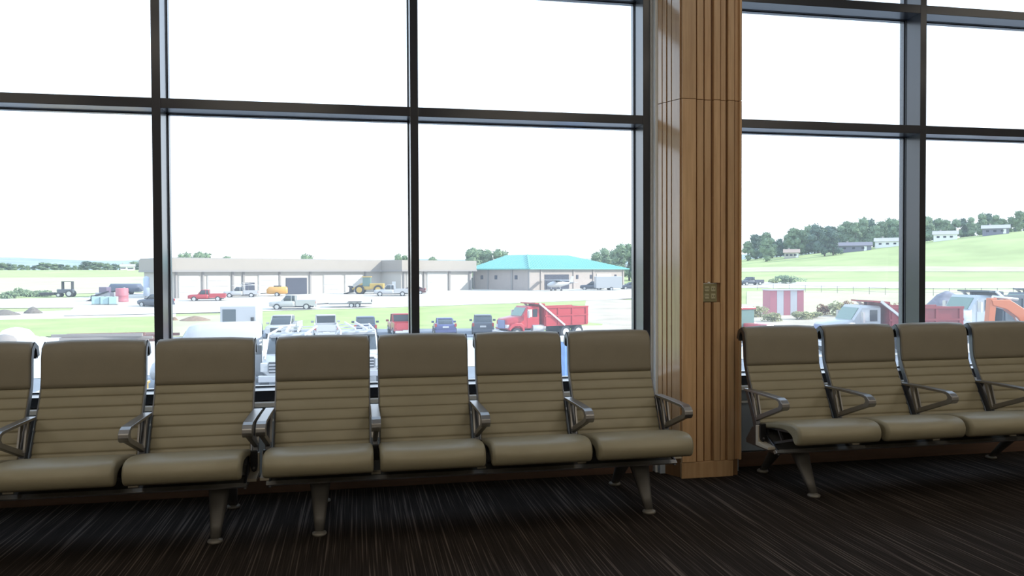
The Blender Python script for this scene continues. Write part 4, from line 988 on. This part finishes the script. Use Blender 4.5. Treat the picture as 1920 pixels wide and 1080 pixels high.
# row on the right hill: (px, top y, kind, cone)
rowR = [(1402, 452, 'y', 0), (1418, 440, 'd', 0), (1436, 436, 'm', 0), (1448, 446, 'y', 0), (1463, 447, 'd', 0), (1476, 440, 'o', 0), (1490, 428, 'o', 0), (1503, 432, 'm', 0), (1516, 424, 'b', 0), (1527, 421, 'd', 0),
        (1540, 425, 'b', 1), (1552, 424, 'd', 0), (1563, 424, 'd', 1), (1578, 424, 'm', 0), (1590, 417, 'b', 0), (1604, 418, 'b', 0), (1618, 411, 'b', 0), (1630, 414, 'd', 0), (1642, 424, 'm', 0), (1655, 418, 'b', 0), (1668, 412, 'b', 0), (1680, 414, 'y', 0), (1694, 415, 'm', 0), (1712, 412, 'm', 0),
        (1728, 409, 'o', 0), (1742, 409, 'y', 0), (1758, 412, 'm', 0), (1774, 415, 'y', 0), (1790, 413, 'm', 0), (1806, 412, 'd', 0), (1822, 410, 'b', 0), (1838, 404, 'b', 0), (1852, 404, 'd', 0), (1866, 406, 'b', 0), (1880, 412, 'm', 0), (1896, 410, 'm', 0), (1912, 400, 'm', 0), (1928, 398, 'd', 0), (1945, 400, 'b', 0)]
for i, (px, yt, nm, cn_) in enumerate(rowR):
    d = 352+(i % 3)*14+(px-1400)*.04
    zone = 'from the column to the row of conifers' if px < 1530 else ('between the conifers and the far mullion' if px < 1690 else 'right of the far mullion')
    tree_px(px, d, yt, nm, cn_, 'leafy %s hilltop tree, %s' % (LG[nm], zone), '%s hilltop trees %s' % (LG[nm], zone), 1.1)
    if i % 2: tree_px(px+8, d+46, yt+7, 'd' if nm != 'o' else 'y', 0, 'tree half hidden behind the hilltop row, '+zone, 'half hidden hilltop trees '+zone, 1.4)
for px, yt, nm in ((1437, 447, 'm'), (1546, 432, 'd'), (1562, 430, 'd')): tree_px(px, 325, yt, nm, 1 if px > 1500 else 0, '%s tree standing forward of the right hilltop row' % LG[nm], 'trees forward of the hilltop row', 1.1)
for px, yt, nm, d in ((884, 461, 'b', 210), (897, 464, 'm', 214), (911, 465, 'm', 214), (932, 463, 'y', 212), (944, 468, 'y', 218)): tree_px(px, d, yt, nm, 0, 'tree rising behind the left end of the teal roof', 'trees behind the teal roof', 1.0)
for px, yt, nm, d, cn_ in ((1118, 470, 'm', 230, 0), (1136, 462, 'y', 235, 0), (1150, 466, 'm', 240, 0), (1164, 452, 'b', 220, 1), (1180, 453, 'm', 226, 0), (1198, 456, 'm', 226, 0), (1215, 458, 'd', 226, 0)): tree_px(px, d, yt, nm, cn_, 'tree beyond the right end of the teal-roofed building', 'trees right of the teal roof', 1.0)
for px, yt, d in ((340, 477, 260), (352, 475, 262), (372, 473, 258), (386, 476, 262), (570, 475, 250), (580, 477, 252), (745, 474, 260), (760, 476, 262), (810, 479, 262), (424, 481, 280)): tree_px(px, d, yt, 'b', 0, 'pale treetop over the long hangar roof, '+('above its left end' if px < 500 else ('above the dark doorway' if px < 600 else 'above its right wing')), 'treetops over the hangar roof '+('left' if px < 500 else ('middle' if px < 600 else 'right')), 1.0)
for k in range(26):
    px = -20+k*12.3; tree_px(px, 520+(k*37 % 60), 499-(k*13 % 7)-(2 if k > 13 else 0), 'mbyd'[k % 4], 0, ['round mid green','dark blue-green','yellowish','dark green'][k % 4]+' distant tree past the left field, '+['left of the dark tractor','between the dark tractor and the drum','behind the left end of the hangar'][0 if px < 110 else (1 if px < 215 else 2)], 'distant trees, '+['mid green','blue-green','yellowish','dark green'][k % 4]+[' far left',' mid field',' near hangar'][0 if px < 110 else (1 if px < 215 else 2)], 2.6)
# shrubs
def shrub(px, py, wpx, hpx, mt, label, group, seed, size=None, name='shrub'):
    p = gp(px, py); d = math.hypot(p.x, p.y); w_ = wpx*d/FPX; hh_ = hpx*d/FPX
    me = shrub_mesh(name, w_/2/1.0, w_/2*.6, hh_/1.15, 700, seed, size or d/FPX*2.0); me.materials.append(mt)
    o = bpy.data.objects.new(name, me); C.objects.link(o); o.location = p; tag(o, label, 'shrub', group)
shrub(1482, 532, 62, 17, g_mid, 'rounded green shrub at the edge of the pale strip', None, 1)
shrub(1450, 531, 24, 9, g_yel, 'low yellow-green shrub left of the rounded green shrub', None, 2)
for k, (px, py, w_, h_, mt_) in enumerate([(1545, 592, 34, 24, g_rust), (1570, 594, 36, 32, g_weed), (1590, 592, 40, 34, g_rust), (1615, 593, 36, 26, g_rust), (1640, 595, 40, 26, g_weed), (1668, 596, 36, 28, g_rust)]):
    shrub(px, py, w_, h_, mt_, ['rust-coloured weeds' if mt_ is g_rust else 'pale green weeds'][0]+' growing behind the red dump bed', 'weeds behind the red dump bed' if mt_ is g_rust else 'pale weeds behind the red dump bed', 10+k, name='weed_clump')
for k, (px, py, w_, h_) in enumerate([(1425, 596, 40, 22), (1450, 604, 44, 18), (1500, 600, 40, 16), (1525, 598, 36, 14)]):
    shrub(px, py, w_, h_, g_weed, 'pale weed clump around the striped shed', 'pale weeds around the striped shed', 20+k, name='weed_clump')
for k, (px, py, w_, h_) in enumerate([(15, 560, 30, 12), (48, 557, 34, 16), (80, 556, 30, 10)]):
    shrub(px, py, w_, h_, g_mid, ['scrubby bush at the left edge of the field', 'bare scrubby bush, second from the left edge', 'low scrub left of the tractor'][k], None, 30+k)
def heap(px, py, wpx, hpx, mt, label, seed):
    p = gp(px, py); d = math.hypot(p.x, p.y); w_ = wpx*d/FPX/2; hh_ = hpx*d/FPX; m = MB(); rg = []
    for q, z in ((1, -.05), (.8, .25), (.55, .55), (.3, .85), (.05, 1)):
        rg.append([(w_*q*math.cos(a*PI/10)*(1+.2*noise.noise(Vector((a*.7, z*2, seed)))), w_*.7*q*math.sin(a*PI/10), z*hh_*(1+.1*noise.noise(Vector((a, z, seed+3))))) for a in range(20)])
    m.loft(rg); o = m.build('heap', mt); o.location = p; tag(o, label, 'heap')
heap(1775, 594, 110, 42, mat('grey_gravel', (0.20, 0.20, 0.24), .95, var=.25, vscale=2), 'grey gravel heap left of the white dump truck', 1)
heap(8, 591, 50, 9, mat('dark_soil', (0.16, 0.14, 0.12), .95, var=.3), 'dark soil heap at the left edge by the gravel road', 2)
heap(62, 588, 30, 11, mat('dark_soil', (0.16, 0.14, 0.12), .95), 'small soil heap right of the dark one by the gravel road', 3)
heap(365, 602, 60, 9, mat('brown_soil', (0.24, 0.16, 0.11), .95, var=.3), 'flat brown soil heap on the lawn left of the step truck', 4)
heap(327, 602, 16, 7, mat('brown_soil', (0.24, 0.16, 0.11), .95, var=.3), 'little brown soil heap beside the left mullion', 5)

# houses on the hill
def house(px, d, wpx, wall, roofm, label, rz=0.0):
    p = gd(px, d); w_ = wpx*d/FPX; hh_ = 2.0; o = empty('house', (p.x, p.y, p.z), -math.atan2(p.x, p.y)+rz, label, 'house')
    MB().box(-w_/2, w_/2, -3.5, 3.5, -1, hh_).build('wall', wall, o)
    MB().prism([(-4.2, hh_), (4.2, hh_), (0, hh_+1.5)], -w_/2-.5, w_/2+.5, 'x').build('roof', roofm, o)
    for k in range(3): MB().box(-w_/2+w_*(k+.7)/3.6-.5, -w_/2+w_*(k+.7)/3.6+.5, -3.56, -3.5, .7, 1.4).build('window', dark_open, o)
    MB().box(w_*.28, w_*.28+1, -3.56, -3.5, 0, 1.7).build('door', whitep, o)
    MB().box(-w_*.25, -w_*.25+.7, .2, .9, hh_+.6, hh_+2).build('chimney', brickt, o)
rg_ = mat('grey_shingle', (0.17, 0.16, 0.19), .9); rw_ = mat('pale_shingle', (0.38, 0.37, 0.38), .8)
house(1484, 335, 24, hangar_w, mat('tan_shingle', (0.36, 0.27, 0.22), .9), 'small tan-roofed house among the hillside trees')
house(1602, 338, 52, mat('blue_grey_siding', (0.18, 0.18, 0.24), .8), rg_, 'long dark-roofed house on the hill right of the conifers')
house(1665, 345, 40, whitep, rw_, 'white house at the left of the far mullion on the hill')
house(1772, 350, 34, whitep, rw_, 'white house with a pale roof right of the far mullion')
house(1866, 352, 36, mat('blue_grey_siding', (0.18, 0.18, 0.24), .8), rw_, 'pale-roofed house near the hilltop at the right')
for k, (px, d) in enumerate(((246, 480), (285, 500), (232, 520), (1150, 300), (1175, 305))): house(px, d, (11, 10, 9, 20, 14)[k], whitep, rw_, ['white distant house left of the hangar, largest', 'distant house just left of the left mullion', 'white distant house, furthest left', 'white house beyond the teal roof end', 'small white house beside the right mullion'][k])
# wire fence on the hillside
fn = empty('wire_fence', gp(1390, 543), 0, 'thin wire fence crossing the grass below the right hill', 'fence'); P0 = gp(1390, 543)
pts = [gp(1390+30*k, 543+min(12, k*1.2)) for k in range(19)]
wr = MB()
for p in pts: MB().box(p.x-P0.x-.03, p.x-P0.x+.03, p.y-P0.y-.03, p.y-P0.y+.03, p.z-P0.z, p.z-P0.z+1.2).build('fence_post', tb2, fn)
for hh_ in (.5, 1.1):
    wr = MB()
    wr.tube([(p.x-P0.x, p.y-P0.y, p.z-P0.z+hh_) for p in pts], .02, 5).build('fence_wire', tb2, fn)
